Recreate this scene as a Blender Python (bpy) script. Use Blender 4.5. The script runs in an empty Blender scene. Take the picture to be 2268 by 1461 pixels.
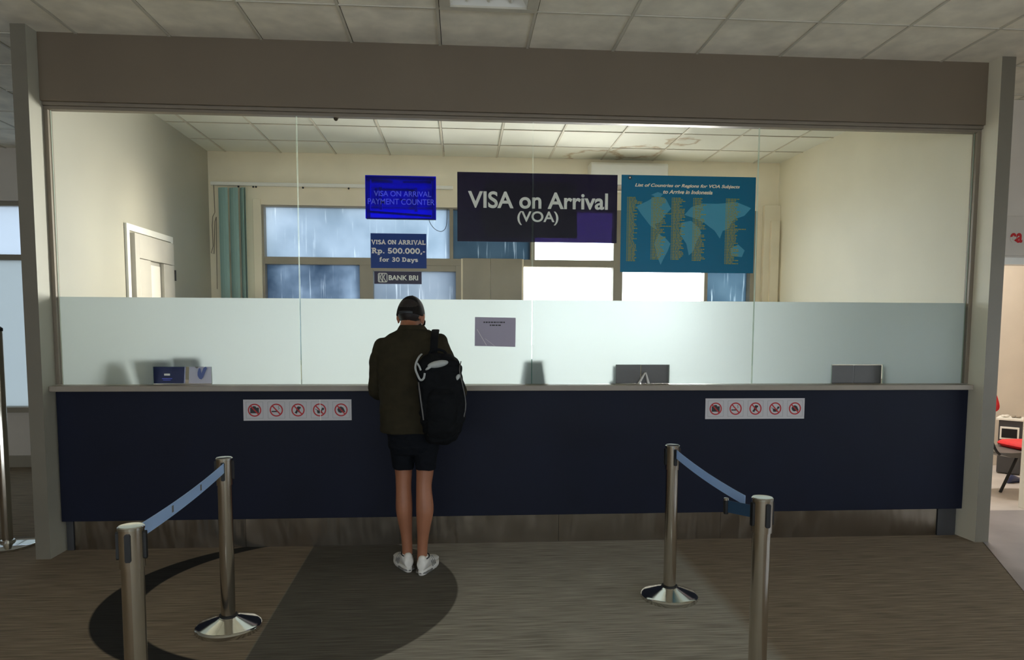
import bpy, bmesh, math, random
from mathutils import Vector, Matrix, noise

# ------------------------------------------------------------------ camera
SC = bpy.context.scene
COL = SC.collection
W_PX, H_PX = 2268, 1461
F_PX, PX0, PY0 = 1566.737, 1134.0, 850.0
CAM = Vector((0.0, 0.0, 1.58))
RX = Vector((0.9974330, -0.0714803, 0.0042428))     # camera right
UX = Vector((0.0013936, 0.0786194, 0.9969037))      # camera up
FX = Vector((0.0715925, 0.9943388, -0.0785172))     # camera forward
cd = bpy.data.cameras.new('camera')
cd.sensor_fit = 'HORIZONTAL'
cd.sensor_width = 36.0
cd.lens = F_PX / W_PX * 36.0
cd.shift_y = (PY0 - H_PX / 2) / W_PX
cd.clip_start = 0.05
cam = bpy.data.objects.new('camera', cd)
COL.objects.link(cam)
cam.matrix_world = Matrix(((RX.x, UX.x, -FX.x, CAM.x), (RX.y, UX.y, -FX.y, CAM.y), (RX.z, UX.z, -FX.z, CAM.z), (0, 0, 0, 1)))
SC.camera = cam

# ------------------------------------------------------------------ light, exposure
SC.view_settings.view_transform = 'Standard'
SC.view_settings.look = 'None'
SC.view_settings.gamma = 1.0
SC.view_settings.use_curve_mapping = False
SC.view_settings.exposure = 0.0
SC.cycles.max_bounces = 14
SC.cycles.diffuse_bounces = 7
SC.cycles.glossy_bounces = 5
SC.cycles.transmission_bounces = 10
SC.cycles.transparent_max_bounces = 24
SC.cycles.sample_clamp_indirect = 6.0
SC.cycles.use_denoising = True

world = bpy.data.worlds.new('sky')
SC.world = world
world.use_nodes = True
bgn = world.node_tree.nodes['Background']
bgn.inputs[0].default_value = (0.86, 0.94, 1.0, 1)
bgn.inputs[1].default_value = 6.0

def light(name, kind, energy, color=(1, 1, 1)):
    d = bpy.data.lights.new(name, kind)
    d.energy = energy
    d.color = color
    o = bpy.data.objects.new(name, d)
    COL.objects.link(o)
    return o, d

sun, sd = light('sun', 'SUN', 8.0, (1.0, 0.88, 0.70))
sd.angle = math.radians(12)
sun.rotation_euler = Vector((-0.90, -0.38, -0.05)).to_track_quat('-Z', 'Y').to_euler()
sun.location = (12, 14, 6)

def portal(name, x0, x1, z0, z1, y, facing):
    o, d = light(name, 'AREA', 1.0)
    d.shape = 'RECTANGLE'
    d.size, d.size_y = x1 - x0, z1 - z0
    d.cycles.is_portal = True
    o.location = ((x0 + x1) / 2, y, (z0 + z1) / 2)
    o.rotation_euler = Vector((0, facing, 0)).to_track_quat('-Z', 'Z').to_euler()

portal('daylight_office', -2.25, 3.45, 1.10, 2.98, 8.42, -1)
portal('daylight_left_hall', -7.6, -3.0, 0.6, 2.98, 8.47, -1)
portal('daylight_rear', -6.0, 6.0, 0.6, 2.2, -5.25, 1)  # sky portal for the unseen rear window
o, d = light('daylight_right', 'AREA', 1.0)  # sky portal for the added right window
d.shape = 'RECTANGLE'
d.size, d.size_y = 6.0, 0.85
d.cycles.is_portal = True
o.location = (6.75, 1.5, 1.325)
o.rotation_euler = Vector((-1, 0, 0)).to_track_quat('-Z', 'Z').to_euler()
dl, dd = light('daylight_fill', 'AREA', 3100, (1.0, 0.96, 0.89))     # added area lamp filling the office like hazy sky, outside the clear bays
dd.shape = 'RECTANGLE'
dd.size, dd.size_y = 4.0, 2.4
dl.location = (4.35, 10.7, 2.3)
dl.rotation_euler = Vector((-0.56, -0.83, -0.05)).to_track_quat('-Z', 'Z').to_euler()

# ------------------------------------------------------------------ helpers
def px(x, y, Y):
    """the point at depth Y that the photograph shows at x, y"""
    d = RX * ((x - PX0) / F_PX) + UX * (-(y - PY0) / F_PX) + FX
    return CAM + d * (Y / d.y)

def pz(x, y, Z):
    d = RX * ((x - PX0) / F_PX) + UX * (-(y - PY0) / F_PX) + FX
    return CAM + d * ((Z - CAM.z) / d.z)

def lin(c):
    return tuple(((v / 255) / 12.92 if v / 255 <= 0.04045 else ((v / 255 + 0.055) / 1.055) ** 2.4) for v in c)

MATS = {}
def nodes(name):
    m = bpy.data.materials.new(name)
    m.use_nodes = True
    t = m.node_tree
    MATS[name] = m
    return m, t, t.nodes['Principled BSDF'], t.nodes['Material Output']

def mat(name, rgb, rough=0.6, metal=0.0, var=0.0, scale=8.0, stretch=(1, 1, 1), bump=0.0, spec=0.5, coat=0.0):
    """plain surface with a little procedural mottling"""
    m, t, b, o = nodes(name)
    c = lin(rgb)
    b.inputs['Roughness'].default_value = rough
    b.inputs['Metallic'].default_value = metal
    b.inputs['Specular IOR Level'].default_value = spec
    b.inputs['Coat Weight'].default_value = coat
    tc = t.nodes.new('ShaderNodeTexCoord')
    mp = t.nodes.new('ShaderNodeMapping')
    mp.inputs['Scale'].default_value = stretch
    t.links.new(tc.outputs['Object'], mp.inputs[0])
    nz = t.nodes.new('ShaderNodeTexNoise')
    nz.inputs['Scale'].default_value = scale
    nz.inputs['Detail'].default_value = 5
    t.links.new(mp.outputs[0], nz.inputs['Vector'])
    rp = t.nodes.new('ShaderNodeValToRGB')
    rp.color_ramp.elements[0].position = 0.3
    rp.color_ramp.elements[1].position = 0.7
    rp.color_ramp.elements[0].color = (*[max(0, v * (1 - var)) for v in c], 1)
    rp.color_ramp.elements[1].color = (*[min(1, v * (1 + var)) for v in c], 1)
    t.links.new(nz.outputs[0], rp.inputs[0])
    t.links.new(rp.outputs[0], b.inputs['Base Color'])
    if bump:
        bp = t.nodes.new('ShaderNodeBump')
        bp.inputs['Strength'].default_value = bump
        bp.inputs['Distance'].default_value = 0.01
        t.links.new(nz.outputs[0], bp.inputs['Height'])
        t.links.new(bp.outputs[0], b.inputs['Normal'])
    return m

def sheet(name, rgb, trans=0.5, rough=0.5, clear=0.0, clear_rgb=None):
    """thin backlit sheet: diffuse + translucent + see-through"""
    m, t, b, o = nodes(name)
    c = (*lin(rgb), 1)
    b.inputs['Base Color'].default_value = c
    b.inputs['Roughness'].default_value = rough
    tr = t.nodes.new('ShaderNodeBsdfTranslucent')
    tr.inputs[0].default_value = c
    mx = t.nodes.new('ShaderNodeMixShader')
    mx.inputs[0].default_value = trans
    t.links.new(b.outputs[0], mx.inputs[1])
    t.links.new(tr.outputs[0], mx.inputs[2])
    last = mx
    if clear:
        tp = t.nodes.new('ShaderNodeBsdfTransparent')
        tp.inputs[0].default_value = (*lin(clear_rgb or rgb), 1)
        m2 = t.nodes.new('ShaderNodeMixShader')
        m2.inputs[0].default_value = clear
        t.links.new(mx.outputs[0], m2.inputs[1])
        t.links.new(tp.outputs[0], m2.inputs[2])
        last = m2
    t.links.new(last.outputs[0], o.inputs[0])
    return m

def spline(pts, sub=5):
    P = [Vector(p) for p in pts]
    out = []
    n = len(P)
    for k in range(n - 1):
        a, b, c, d = P[max(k - 1, 0)], P[k], P[k + 1], P[min(k + 2, n - 1)]
        for u in range(sub):
            t = u / sub
            out.append(0.5 * ((2 * b) + (c - a) * t + (2 * a - 5 * b + 4 * c - d) * t * t + (3 * b - a - 3 * c + d) * t ** 3))
    return out + [P[-1]]

class MB:
    """collects shapes into one mesh"""
    def __init__(self):
        self.v, self.f, self.m = [], [], []
        self.smooth = []
    def add(self, vs, fs, mi=0, smooth=False):
        b = len(self.v)
        self.v += [Vector(p) for p in vs]
        for f in fs:
            self.f.append([i + b for i in f])
            self.m.append(mi)
            self.smooth.append(smooth)
        return self
    def box(self, x0, x1, y0, y1, z0, z1, mi=0):
        vs = [(x, y, z) for z in (z0, z1) for y in (y0, y1) for x in (x0, x1)]
        return self.add(vs, [(0, 2, 3, 1), (4, 5, 7, 6), (0, 1, 5, 4), (2, 6, 7, 3), (0, 4, 6, 2), (1, 3, 7, 5)], mi)
    def prism(self, pts, a, b, axis='y', mi=0):
        """polygon (x,z) extruded along y, (x,y) along z, or (y,z) along x"""
        area = sum(pts[i][0] * pts[(i + 1) % len(pts)][1] - pts[(i + 1) % len(pts)][0] * pts[i][1] for i in range(len(pts)))
        if area < 0:
            pts = pts[::-1]
        n = len(pts)
        def q(p, d):
            return {'y': (p[0], d, p[1]), 'z': (p[0], p[1], d), 'x': (d, p[0], p[1])}[axis]
        vs = [q(p, a) for p in pts] + [q(p, b) for p in pts]
        top = list(range(n, 2 * n))
        bot = list(range(n))[::-1]
        sides = [(i, (i + 1) % n, n + (i + 1) % n, n + i) for i in range(n)]
        fs = [bot, top] + sides
        if (axis == 'y') == (b > a):
            fs = [f[::-1] for f in fs]
        return self.add(vs, fs, mi)
    def rings(self, rings, caps=True, mi=0, smooth=True):
        n = len(rings[0])
        vs = [p for r in rings for p in r]
        fs = []
        for k in range(len(rings) - 1):
            for i in range(n):
                j = (i + 1) % n
                fs.append((k * n + i, k * n + j, (k + 1) * n + j, (k + 1) * n + i))
        if caps:
            fs.append(tuple(range(n))[::-1])
            fs.append(tuple((len(rings) - 1) * n + i for i in range(n)))
        return self.add(vs, fs, mi, smooth)
    def lathe(self, prof, c=(0, 0, 0), seg=40, mi=0, smooth=True):
        c = Vector(c)
        rs = [[c + Vector((r * math.cos(2 * math.pi * i / seg), r * math.sin(2 * math.pi * i / seg), z)) for i in range(seg)] for r, z in prof]
        return self.rings(rs, True, mi, smooth)
    def tube(self, pts, rad, seg=10, mi=0, flat=1.0, up=(0, 0, 1)):
        pts = [Vector(p) for p in pts]
        if not hasattr(rad, '__len__'):
            rad = [rad] * len(pts)
        rs = []
        ref = Vector(up)
        a = None
        for i, p in enumerate(pts):
            t = (pts[min(i + 1, len(pts) - 1)] - pts[max(i - 1, 0)]).normalized()
            if a is None:
                a = t.cross(ref)
                if a.length < 0.2:
                    a = t.cross(Vector((0, 1, 0)))
            else:
                a = a - t * a.dot(t)
            a.normalize()
            b = a.cross(t).normalized()
            rs.append([p + (a * math.cos(2 * math.pi * k / seg) + b * (flat * math.sin(2 * math.pi * k / seg))) * rad[i] for k in range(seg)])
        return self.rings(rs, True, mi)
    def ball(self, c, r, seg=18, rows=11, mi=0, rot=None):
        c = Vector(c)
        if not hasattr(r, '__len__'):
            r = (r, r, r)
        rs = []
        for i in range(1, rows):
            th = math.pi * i / rows
            ring = []
            for k in range(seg):
                ph = 2 * math.pi * k / seg
                v = Vector((r[0] * math.sin(th) * math.cos(ph), r[1] * math.sin(th) * math.sin(ph), -r[2] * math.cos(th)))
                if rot is not None:
                    v = rot @ v
                ring.append(c + v)
            rs.append(ring)
        return self.rings(rs, True, mi)
    def limb(self, pts, rad, mi=0, seg=16, sub=6):
        """tapered limb with round ends, radii and path splined"""
        P = [Vector(p) for p in pts]
        R_ = list(rad)
        if len(P) > 2:
            def cr(a, b, c, d, t):
                return 0.5 * ((2 * b) + (c - a) * t + (2 * a - 5 * b + 4 * c - d) * t * t + (3 * b - a - 3 * c + d) * t ** 3)
            q, r = [], []
            n = len(P)
            for k in range(n - 1):
                i0, i3 = max(k - 1, 0), min(k + 2, n - 1)
                for u in range(sub):
                    t = u / sub
                    q.append(cr(P[i0], P[k], P[k + 1], P[i3], t))
                    r.append(cr(R_[i0], R_[k], R_[k + 1], R_[i3], t))
            P, R_ = q + [P[-1]], r + [R_[-1]]
        self.tube(P, R_, seg, mi)
        self.ball(P[0], R_[0], 14, 9, mi)
        self.ball(P[-1], R_[-1], 14, 9, mi)
        for k in range(2, len(P) - 2, 2):
            t0 = (P[k] - P[k - 1]).normalized()
            t1 = (P[k + 1] - P[k]).normalized()
            if t0.dot(t1) < 0.93:
                self.ball(P[k], R_[k] * 0.99, 14, 9, mi)
        return self
    def mesh(self, name):
        me = bpy.data.meshes.new(name)
        me.from_pydata([tuple(p) for p in self.v], [], self.f)
        for p, mi, s in zip(me.polygons, self.m, self.smooth):
            p.material_index = mi
            p.use_smooth = s
        me.update()
        if any(self.smooth):
            me.set_sharp_from_angle(angle=math.radians(38))
        return me
    def build(self, name, mats, parent=None, bevel=0.0, seg=2, loc=None):
        me = self.mesh(name)
        return finish(me, name, mats, parent, bevel, seg, loc)

def finish(me, name, mats, parent=None, bevel=0.0, seg=2, loc=None):
    for m in (mats if isinstance(mats, (list, tuple)) else [mats]):
        me.materials.append(MATS[m])
    o = bpy.data.objects.new(name, me)
    COL.objects.link(o)
    if loc is not None:
        o.location = loc
        for v in me.vertices:
            v.co -= Vector(loc)
    if bevel:
        bv = o.modifiers.new('bevel', 'BEVEL')
        bv.width = bevel
        bv.segments = seg
        bv.limit_method = 'ANGLE'
    if parent is not None:
        bpy.context.view_layer.update()
        o.parent = parent
        o.matrix_parent_inverse = world_of(parent).inverted()
    return o

def world_of(o):
    m = o.matrix_basis.copy()
    if o.parent is not None:
        m = world_of(o.parent) @ o.matrix_parent_inverse @ m
    return m

def voxel(mb, name, mats, parent, size, smooth=4, wrinkle=0.0, wscale=9.0, cut=None):
    """melt the collected shapes into one continuous skin"""
    me = mb.mesh(name + '_raw')
    o = bpy.data.objects.new('raw', me)
    COL.objects.link(o)
    r = o.modifiers.new('remesh', 'REMESH')
    r.mode = 'VOXEL'
    r.voxel_size = size
    r.use_smooth_shade = True
    s = o.modifiers.new('smooth', 'SMOOTH')
    s.factor = 0.5
    s.iterations = smooth
    dg = bpy.context.evaluated_depsgraph_get()
    nm = bpy.data.meshes.new_from_object(o.evaluated_get(dg), depsgraph=dg)
    bpy.data.objects.remove(o)
    bpy.data.meshes.remove(me)
    nm.materials.clear()
    if wrinkle:
        nr = [v.normal.copy() for v in nm.vertices]
        for v, n in zip(nm.vertices, nr):
            q = v.co * wscale
            q = Vector((q.x, q.y, q.z * 1.6))
            v.co += n * wrinkle * (abs(noise.noise(q)) * 1.6 - 0.5 + 0.5 * noise.noise(q * 2.3))
    if cut:
        bm = bmesh.new()
        bm.from_mesh(nm)
        bmesh.ops.delete(bm, geom=[v for v in bm.verts if cut(v.co)], context='VERTS')
        bm.to_mesh(nm)
        bm.free()
    for p in nm.polygons:
        p.use_smooth = True
    nm.name = name
    return finish(nm, name, mats, parent)

def tag(o, label, cat, group=None, kind=None):
    if label:
        o['label'] = label
    if cat:
        o['category'] = cat
    if group:
        o['group'] = group
    if kind:
        o['kind'] = kind
    return o

def thing(name, label, cat, loc=(0, 0, 0), rz=0.0, group=None):
    o = bpy.data.objects.new(name, None)
    o.empty_display_size = 0.1
    COL.objects.link(o)
    o.location = loc
    o.rotation_euler = (0, 0, rz)
    return tag(o, label, cat, group)

def struct(o):
    o['kind'] = 'structure'
    return o

def copy_tree(o, parent=None):
    c = o.copy()
    COL.objects.link(c)
    if parent is not None:
        c.parent = parent
    for ch in list(o.children):
        copy_tree(ch, c)
    return c

def letters(name, txt, w, h, at, mat_name, parent, bold=0.0, shear=0.0, depth=0.0012, fit='both', cap=None):
    """flat lettering facing -y, centred at `at` (x, y, z), fitted to w x h"""
    cu = bpy.data.curves.new(name, 'FONT')
    cu.body = txt
    cu.size = 1.0
    cu.extrude = 0.5
    cu.offset = bold
    cu.shear = shear
    cu.align_x = 'CENTER'
    o = bpy.data.objects.new('txt', cu)
    COL.objects.link(o)
    dg = bpy.context.evaluated_depsgraph_get()
    me = bpy.data.meshes.new_from_object(o.evaluated_get(dg), depsgraph=dg)
    bpy.data.objects.remove(o)
    me.materials.clear()
    xs = [v.co.x for v in me.vertices]
    ys = [v.co.y for v in me.vertices]
    sx = w / (max(xs) - min(xs))
    sy = h / (max(ys) - min(ys))
    cx, cy = (max(xs) + min(xs)) / 2, (max(ys) + min(ys)) / 2
    for v in me.vertices:
        x, y, z = v.co
        v.co = (at[0] + (x - cx) * sx, at[1] - z * depth, at[2] + (y - cy) * sy)
    me.name = name
    return finish(me, name, mat_name, parent)

# ------------------------------------------------------------------ materials
mat('office_wall', (168, 165, 150), 0.45, var=0.04, scale=1.6)  # wall colour darkened to hold back the strong light on the left
mat('office_wall_right', (234, 228, 208), 0.5, var=0.04, scale=1.6)  # lighter copy of the office wall colour, makes up for weaker light
mat('office_back_wall', (236, 225, 200), 0.5, var=0.06, scale=2.2)
mat('hall_paint', (112, 99, 82), 0.55, var=0.05, scale=1.8)
mat('pillar_front_shade', (116, 110, 96), 0.5, var=0.06, scale=3.0, bump=0.1)
mat('tile', (240, 233, 216), 0.9, var=0.13, scale=5, bump=0.25)
mat('tile_bar', (208, 202, 186), 0.6, var=0.05)
mat('tile_gap', (40, 36, 32), 0.9)
mat('aluminium', (128, 117, 102), 0.45, 0.2, var=0.05)
mat('window_frame_paint', (150, 142, 126), 0.5, var=0.08, scale=4)
mat('navy_panel', (8, 15, 36), 0.6, var=0.12, scale=3, bump=0.03, spec=0.25)
mat('counter_edge', (146, 136, 122), 0.4, var=0.06)
mat('black_plastic', (12, 12, 13), 0.6)
mat('chrome', (205, 198, 186), 0.15, 1.0, var=0.04, scale=30, stretch=(1, 1, 0.05))
mat('polished', (215, 215, 210), 0.12, 1.0, var=0.02)
mat('door_paint', (186, 182, 172), 0.45, var=0.04)
mat('white_paint', (232, 230, 222), 0.4, var=0.02)
mat('vinyl_floor', (196, 188, 182), 0.4, var=0.12, scale=3)
mat('bounce_floor', (216, 208, 192), 0.35, var=0.06, scale=2)
mat('hall_floor_grey', (150, 144, 144), 0.4, var=0.16, scale=2.5)
mat('warm_wall', (212, 204, 192), 0.5, var=0.05, scale=2)
mat('ground', (150, 150, 150), 0.9, var=0.1, scale=0.3)
mat('blind_fabric', (148, 182, 177), 0.7, var=0.06, scale=20, stretch=(1, 1, 0.05))
mat('cord', (110, 100, 84), 0.7)
mat('dark_wire', (40, 42, 44), 0.6)
mat('olive_jacket', (46, 41, 28), 0.9, spec=0.2, var=0.2, scale=14, bump=0.15)
mat('shorts_cloth', (13, 16, 22), 0.9, spec=0.2, var=0.15, scale=20, bump=0.1)
mat('skin', (158, 104, 76), 0.5, var=0.08, scale=9)
mat('hair', (30, 22, 18), 0.6, var=0.3, scale=60)
mat('cap_cloth', (27, 23, 21), 0.9, spec=0.2, var=0.15, scale=40)
mat('shoe_white', (226, 222, 214), 0.55, var=0.06, scale=30)
mat('shoe_grey', (120, 118, 116), 0.6, var=0.1, scale=30)
mat('pack_black', (11, 13, 16), 0.85, spec=0.2, var=0.2, scale=16, bump=0.2)
mat('pack_grey', (168, 172, 170), 0.45, var=0.15, scale=20)
mat('red_seat', (214, 28, 36), 0.55, var=0.08, scale=20)
mat('grey_shell', (92, 90, 88), 0.45, var=0.06)
mat('bin_grey', (62, 62, 64), 0.45, var=0.08)
mat('screen_black', (10, 10, 12), 0.3)
mat('eye_white', (235, 232, 226), 0.2)
mat('navy_shoe', (34, 44, 82), 0.35)
mat('lump_brown', (70, 58, 40), 0.9, var=0.3, scale=60, bump=0.3)
sheet('paper_grey', (172, 164, 182), 0.12)
sheet('paper_white', (240, 238, 232), 0.35)
sheet('brochure_navy', (26, 38, 84), 0.1)
sheet('brochure_white', (226, 222, 230), 0.3)
sheet('print_blue', (104, 120, 178), 0.3)
sheet('teal_card', (70, 120, 120), 0.25)
sheet('letter_white', (244, 242, 232), 0.12)
sheet('letter_cream', (252, 248, 238), 0.12)
sheet('letter_blue', (120, 130, 240), 0.35)
sheet('sign_navy', (14, 72, 136), 0.55)
sheet('sign_purple', (40, 28, 66), 0.25, 0.35, 0.6, (88, 72, 120))
sheet('sign_plum', (48, 34, 74), 0.25)
sheet('sign_blue', (0, 16, 190), 0.4, 0.3, 0.8, (4, 18, 255))
sheet('poster_teal', (0, 120, 146), 0.6)
sheet('map_teal', (66, 158, 186), 0.15)
sheet('list_yellow', (150, 150, 56), 0.05)
sheet('title_cream', (255, 240, 206), 0.08)
sheet('sign_board_white', (216, 208, 196), 0.2)
sheet('picto_white', (206, 202, 204), 0.1)
sheet('picto_line', (160, 158, 160), 0.1)
sheet('red_print', (186, 28, 34), 0.1)
sheet('black_print', (26, 22, 22), 0.0)
sheet('belt_blue', (196, 224, 255), 0.4)
sheet('belt_dark', (40, 70, 96), 0.2)
sheet('streak_white', (250, 244, 236), 0.1)
sheet('sign_red', (196, 30, 34), 0.1)

# clear glass: see-through with a faint mirror, so daylight passes
def clear_glass(name, tint):
    m, t, b, o = nodes(name)
    tp = t.nodes.new('ShaderNodeBsdfTransparent')
    tp.inputs[0].default_value = (*tint, 1)
    gl = t.nodes.new('ShaderNodeBsdfGlossy')
    gl.inputs['Roughness'].default_value = 0.22
    mx = t.nodes.new('ShaderNodeMixShader')
    mx.inputs[0].default_value = 0.006
    t.links.new(tp.outputs[0], mx.inputs[1])
    t.links.new(gl.outputs[0], mx.inputs[2])
    t.links.new(mx.outputs[0], o.inputs[0])
clear_glass('clear_glass', (0.975, 0.985, 0.975))
clear_glass('window_glass', (0.97, 0.98, 0.99))
clear_glass('acrylic', (0.96, 0.97, 0.98))
sheet('glass_edge', (200, 220, 205), 0.6)

def frosted(name, rgb, diffuse, rough):
    m, t, b, o = nodes(name)
    c = (*lin(rgb), 1)
    rf = t.nodes.new('ShaderNodeBsdfGlass')
    rf.inputs['Color'].default_value = c
    rf.inputs['Roughness'].default_value = rough
    rf.inputs['IOR'].default_value = 1.4
    tr = t.nodes.new('ShaderNodeBsdfTranslucent')
    tr.inputs[0].default_value = c
    df = t.nodes.new('ShaderNodeBsdfDiffuse')
    df.inputs[0].default_value = c
    m1 = t.nodes.new('ShaderNodeMixShader')
    m1.inputs[0].default_value = 0.2
    t.links.new(tr.outputs[0], m1.inputs[1])
    t.links.new(df.outputs[0], m1.inputs[2])
    m2 = t.nodes.new('ShaderNodeMixShader')
    m2.inputs[0].default_value = diffuse
    t.links.new(rf.outputs[0], m2.inputs[1])
    t.links.new(m1.outputs[0], m2.inputs[2])
    t.links.new(m2.outputs[0], o.inputs[0])
    return m, t, tr, df
frosted('frost_film', (211, 217, 217), 0.66, 0.42)

def streaky_pane(name, rgb_a, rgb_b):
    """window film with runs of dried water"""
    m, t, tr, df = frosted(name, rgb_a, 0.94, 0.5)
    tc = t.nodes.new('ShaderNodeTexCoord')
    mp = t.nodes.new('ShaderNodeMapping')
    mp.inputs['Scale'].default_value = (34, 1, 1.5)
    t.links.new(tc.outputs['Object'], mp.inputs[0])
    n1 = t.nodes.new('ShaderNodeTexNoise')
    n1.inputs['Scale'].default_value = 1.2
    n1.inputs['Detail'].default_value = 6
    t.links.new(mp.outputs[0], n1.inputs['Vector'])
    n2 = t.nodes.new('ShaderNodeTexNoise')
    n2.inputs['Scale'].default_value = 1.7
    n2.inputs['Detail'].default_value = 4
    t.links.new(tc.outputs['Object'], n2.inputs['Vector'])
    r1 = t.nodes.new('ShaderNodeValToRGB')
    r1.color_ramp.elements[0].position = 0.60
    r1.color_ramp.elements[1].position = 0.82
    r1.color_ramp.elements[0].color = (0, 0, 0, 1)
    r1.color_ramp.elements[1].color = (0.55, 0.55, 0.55, 1)
    t.links.new(n1.outputs[0], r1.inputs[0])
    r2 = t.nodes.new('ShaderNodeValToRGB')
    r2.color_ramp.elements[0].position = 0.35
    r2.color_ramp.elements[1].position = 0.65
    r2.color_ramp.elements[0].color = (*lin(rgb_a), 1)
    r2.color_ramp.elements[1].color = (*lin(rgb_b), 1)
    t.links.new(n2.outputs[0], r2.inputs[0])
    mx = t.nodes.new('ShaderNodeMixRGB')
    mx.inputs[2].default_value = (0.92, 0.96, 1.0, 1)
    t.links.new(r1.outputs[0], mx.inputs[0])
    t.links.new(r2.outputs[0], mx.inputs[1])
    t.links.new(mx.outputs[0], tr.inputs[0])
    t.links.new(mx.outputs[0], df.inputs[0])
streaky_pane('blue_pane', (136, 148, 160), (160, 170, 182))
streaky_pane('dim_pane', (76, 92, 110), (146, 158, 172))
streaky_pane('pale_pane', (118, 128, 140), (138, 146, 156))
frosted('hall_pane', (174, 182, 191), 0.94, 0.5)
frosted('hall_pane_low', (158, 165, 169), 0.94, 0.5)
streaky_pane('slate_pane', (62, 78, 90), (84, 98, 108))

def math_node(t, op, a, b=None, c=None):
    n = t.nodes.new('ShaderNodeMath')
    n.operation = op
    for i, v in enumerate((a, b, c)):
        if v is None:
            continue
        if isinstance(v, (int, float)):
            n.inputs[i].default_value = v
        else:
            t.links.new(v, n.inputs[i])
    return n.outputs[0]

# carpet: heathered strips with inlaid arcs
def carpet():
    m, t, b, o = nodes('carpet')
    b.inputs['Roughness'].default_value = 0.9
    b.inputs['Specular IOR Level'].default_value = 0.25
    ge = t.nodes.new('ShaderNodeNewGeometry')
    sp = t.nodes.new('ShaderNodeSeparateXYZ')
    t.links.new(ge.outputs['Position'], sp.inputs[0])
    X, Y = sp.outputs[0], sp.outputs[1]
    def inside(cx, cy, r, soft=0.006):
        dx = math_node(t, 'SUBTRACT', X, cx)
        dy = math_node(t, 'SUBTRACT', Y, cy)
        d = math_node(t, 'SQRT', math_node(t, 'ADD', math_node(t, 'MULTIPLY', dx, dx), math_node(t, 'MULTIPLY', dy, dy)))
        k = t.nodes.new('ShaderNodeMapRange')
        k.inputs[1].default_value = r - soft
        k.inputs[2].default_value = r + soft
        k.inputs[3].default_value = 1
        k.inputs[4].default_value = 0
        t.links.new(d, k.inputs[0])
        return k.outputs[0]
    def right_of(x0, slope, soft=0.006):
        k = t.nodes.new('ShaderNodeMapRange')
        k.inputs[1].default_value = -soft
        k.inputs[2].default_value = soft
        d = math_node(t, 'SUBTRACT', X, math_node(t, 'ADD', math_node(t, 'MULTIPLY', Y, slope), x0))
        t.links.new(d, k.inputs[0])
        return k.outputs[0]
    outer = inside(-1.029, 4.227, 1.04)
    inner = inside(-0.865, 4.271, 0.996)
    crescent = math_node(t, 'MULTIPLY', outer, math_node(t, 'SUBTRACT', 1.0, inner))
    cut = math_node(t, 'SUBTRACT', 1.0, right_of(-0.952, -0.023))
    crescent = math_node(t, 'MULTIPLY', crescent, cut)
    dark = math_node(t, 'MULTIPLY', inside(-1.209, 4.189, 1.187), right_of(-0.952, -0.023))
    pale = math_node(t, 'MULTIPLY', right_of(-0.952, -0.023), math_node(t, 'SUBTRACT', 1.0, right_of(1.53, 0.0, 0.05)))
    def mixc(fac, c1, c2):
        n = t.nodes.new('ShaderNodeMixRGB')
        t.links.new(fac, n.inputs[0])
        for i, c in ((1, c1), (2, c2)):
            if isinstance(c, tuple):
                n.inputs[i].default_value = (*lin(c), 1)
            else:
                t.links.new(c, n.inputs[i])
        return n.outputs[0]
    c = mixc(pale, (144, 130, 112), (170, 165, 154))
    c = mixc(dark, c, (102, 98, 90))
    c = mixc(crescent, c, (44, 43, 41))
    mp = t.nodes.new('ShaderNodeMapping')
    mp.inputs['Scale'].default_value = (4, 95, 1)
    t.links.new(ge.outputs['Position'], mp.inputs[0])
    nz = t.nodes.new('ShaderNodeTexNoise')
    nz.inputs['Scale'].default_value = 1.0
    nz.inputs['Detail'].default_value = 6
    t.links.new(mp.outputs[0], nz.inputs['Vector'])
    rp = t.nodes.new('ShaderNodeValToRGB')
    rp.color_ramp.elements[0].position = 0.3
    rp.color_ramp.elements[1].position = 0.72
    rp.color_ramp.elements[0].color = (0.52, 0.5, 0.48, 1)
    rp.color_ramp.elements[1].color = (1.3, 1.28, 1.25, 1)
    t.links.new(nz.outputs[0], rp.inputs[0])
    ml = t.nodes.new('ShaderNodeMixRGB')
    ml.blend_type = 'MULTIPLY'
    ml.inputs[0].default_value = 1.0
    t.links.new(c, ml.inputs[1])
    t.links.new(rp.outputs[0], ml.inputs[2])
    t.links.new(ml.outputs[0], b.inputs['Base Color'])
    bp = t.nodes.new('ShaderNodeBump')
    bp.inputs['Strength'].default_value = 0.3
    bp.inputs['Distance'].default_value = 0.004
    t.links.new(nz.outputs[0], bp.inputs['Height'])
    t.links.new(bp.outputs[0], b.inputs['Normal'])
carpet()

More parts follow.
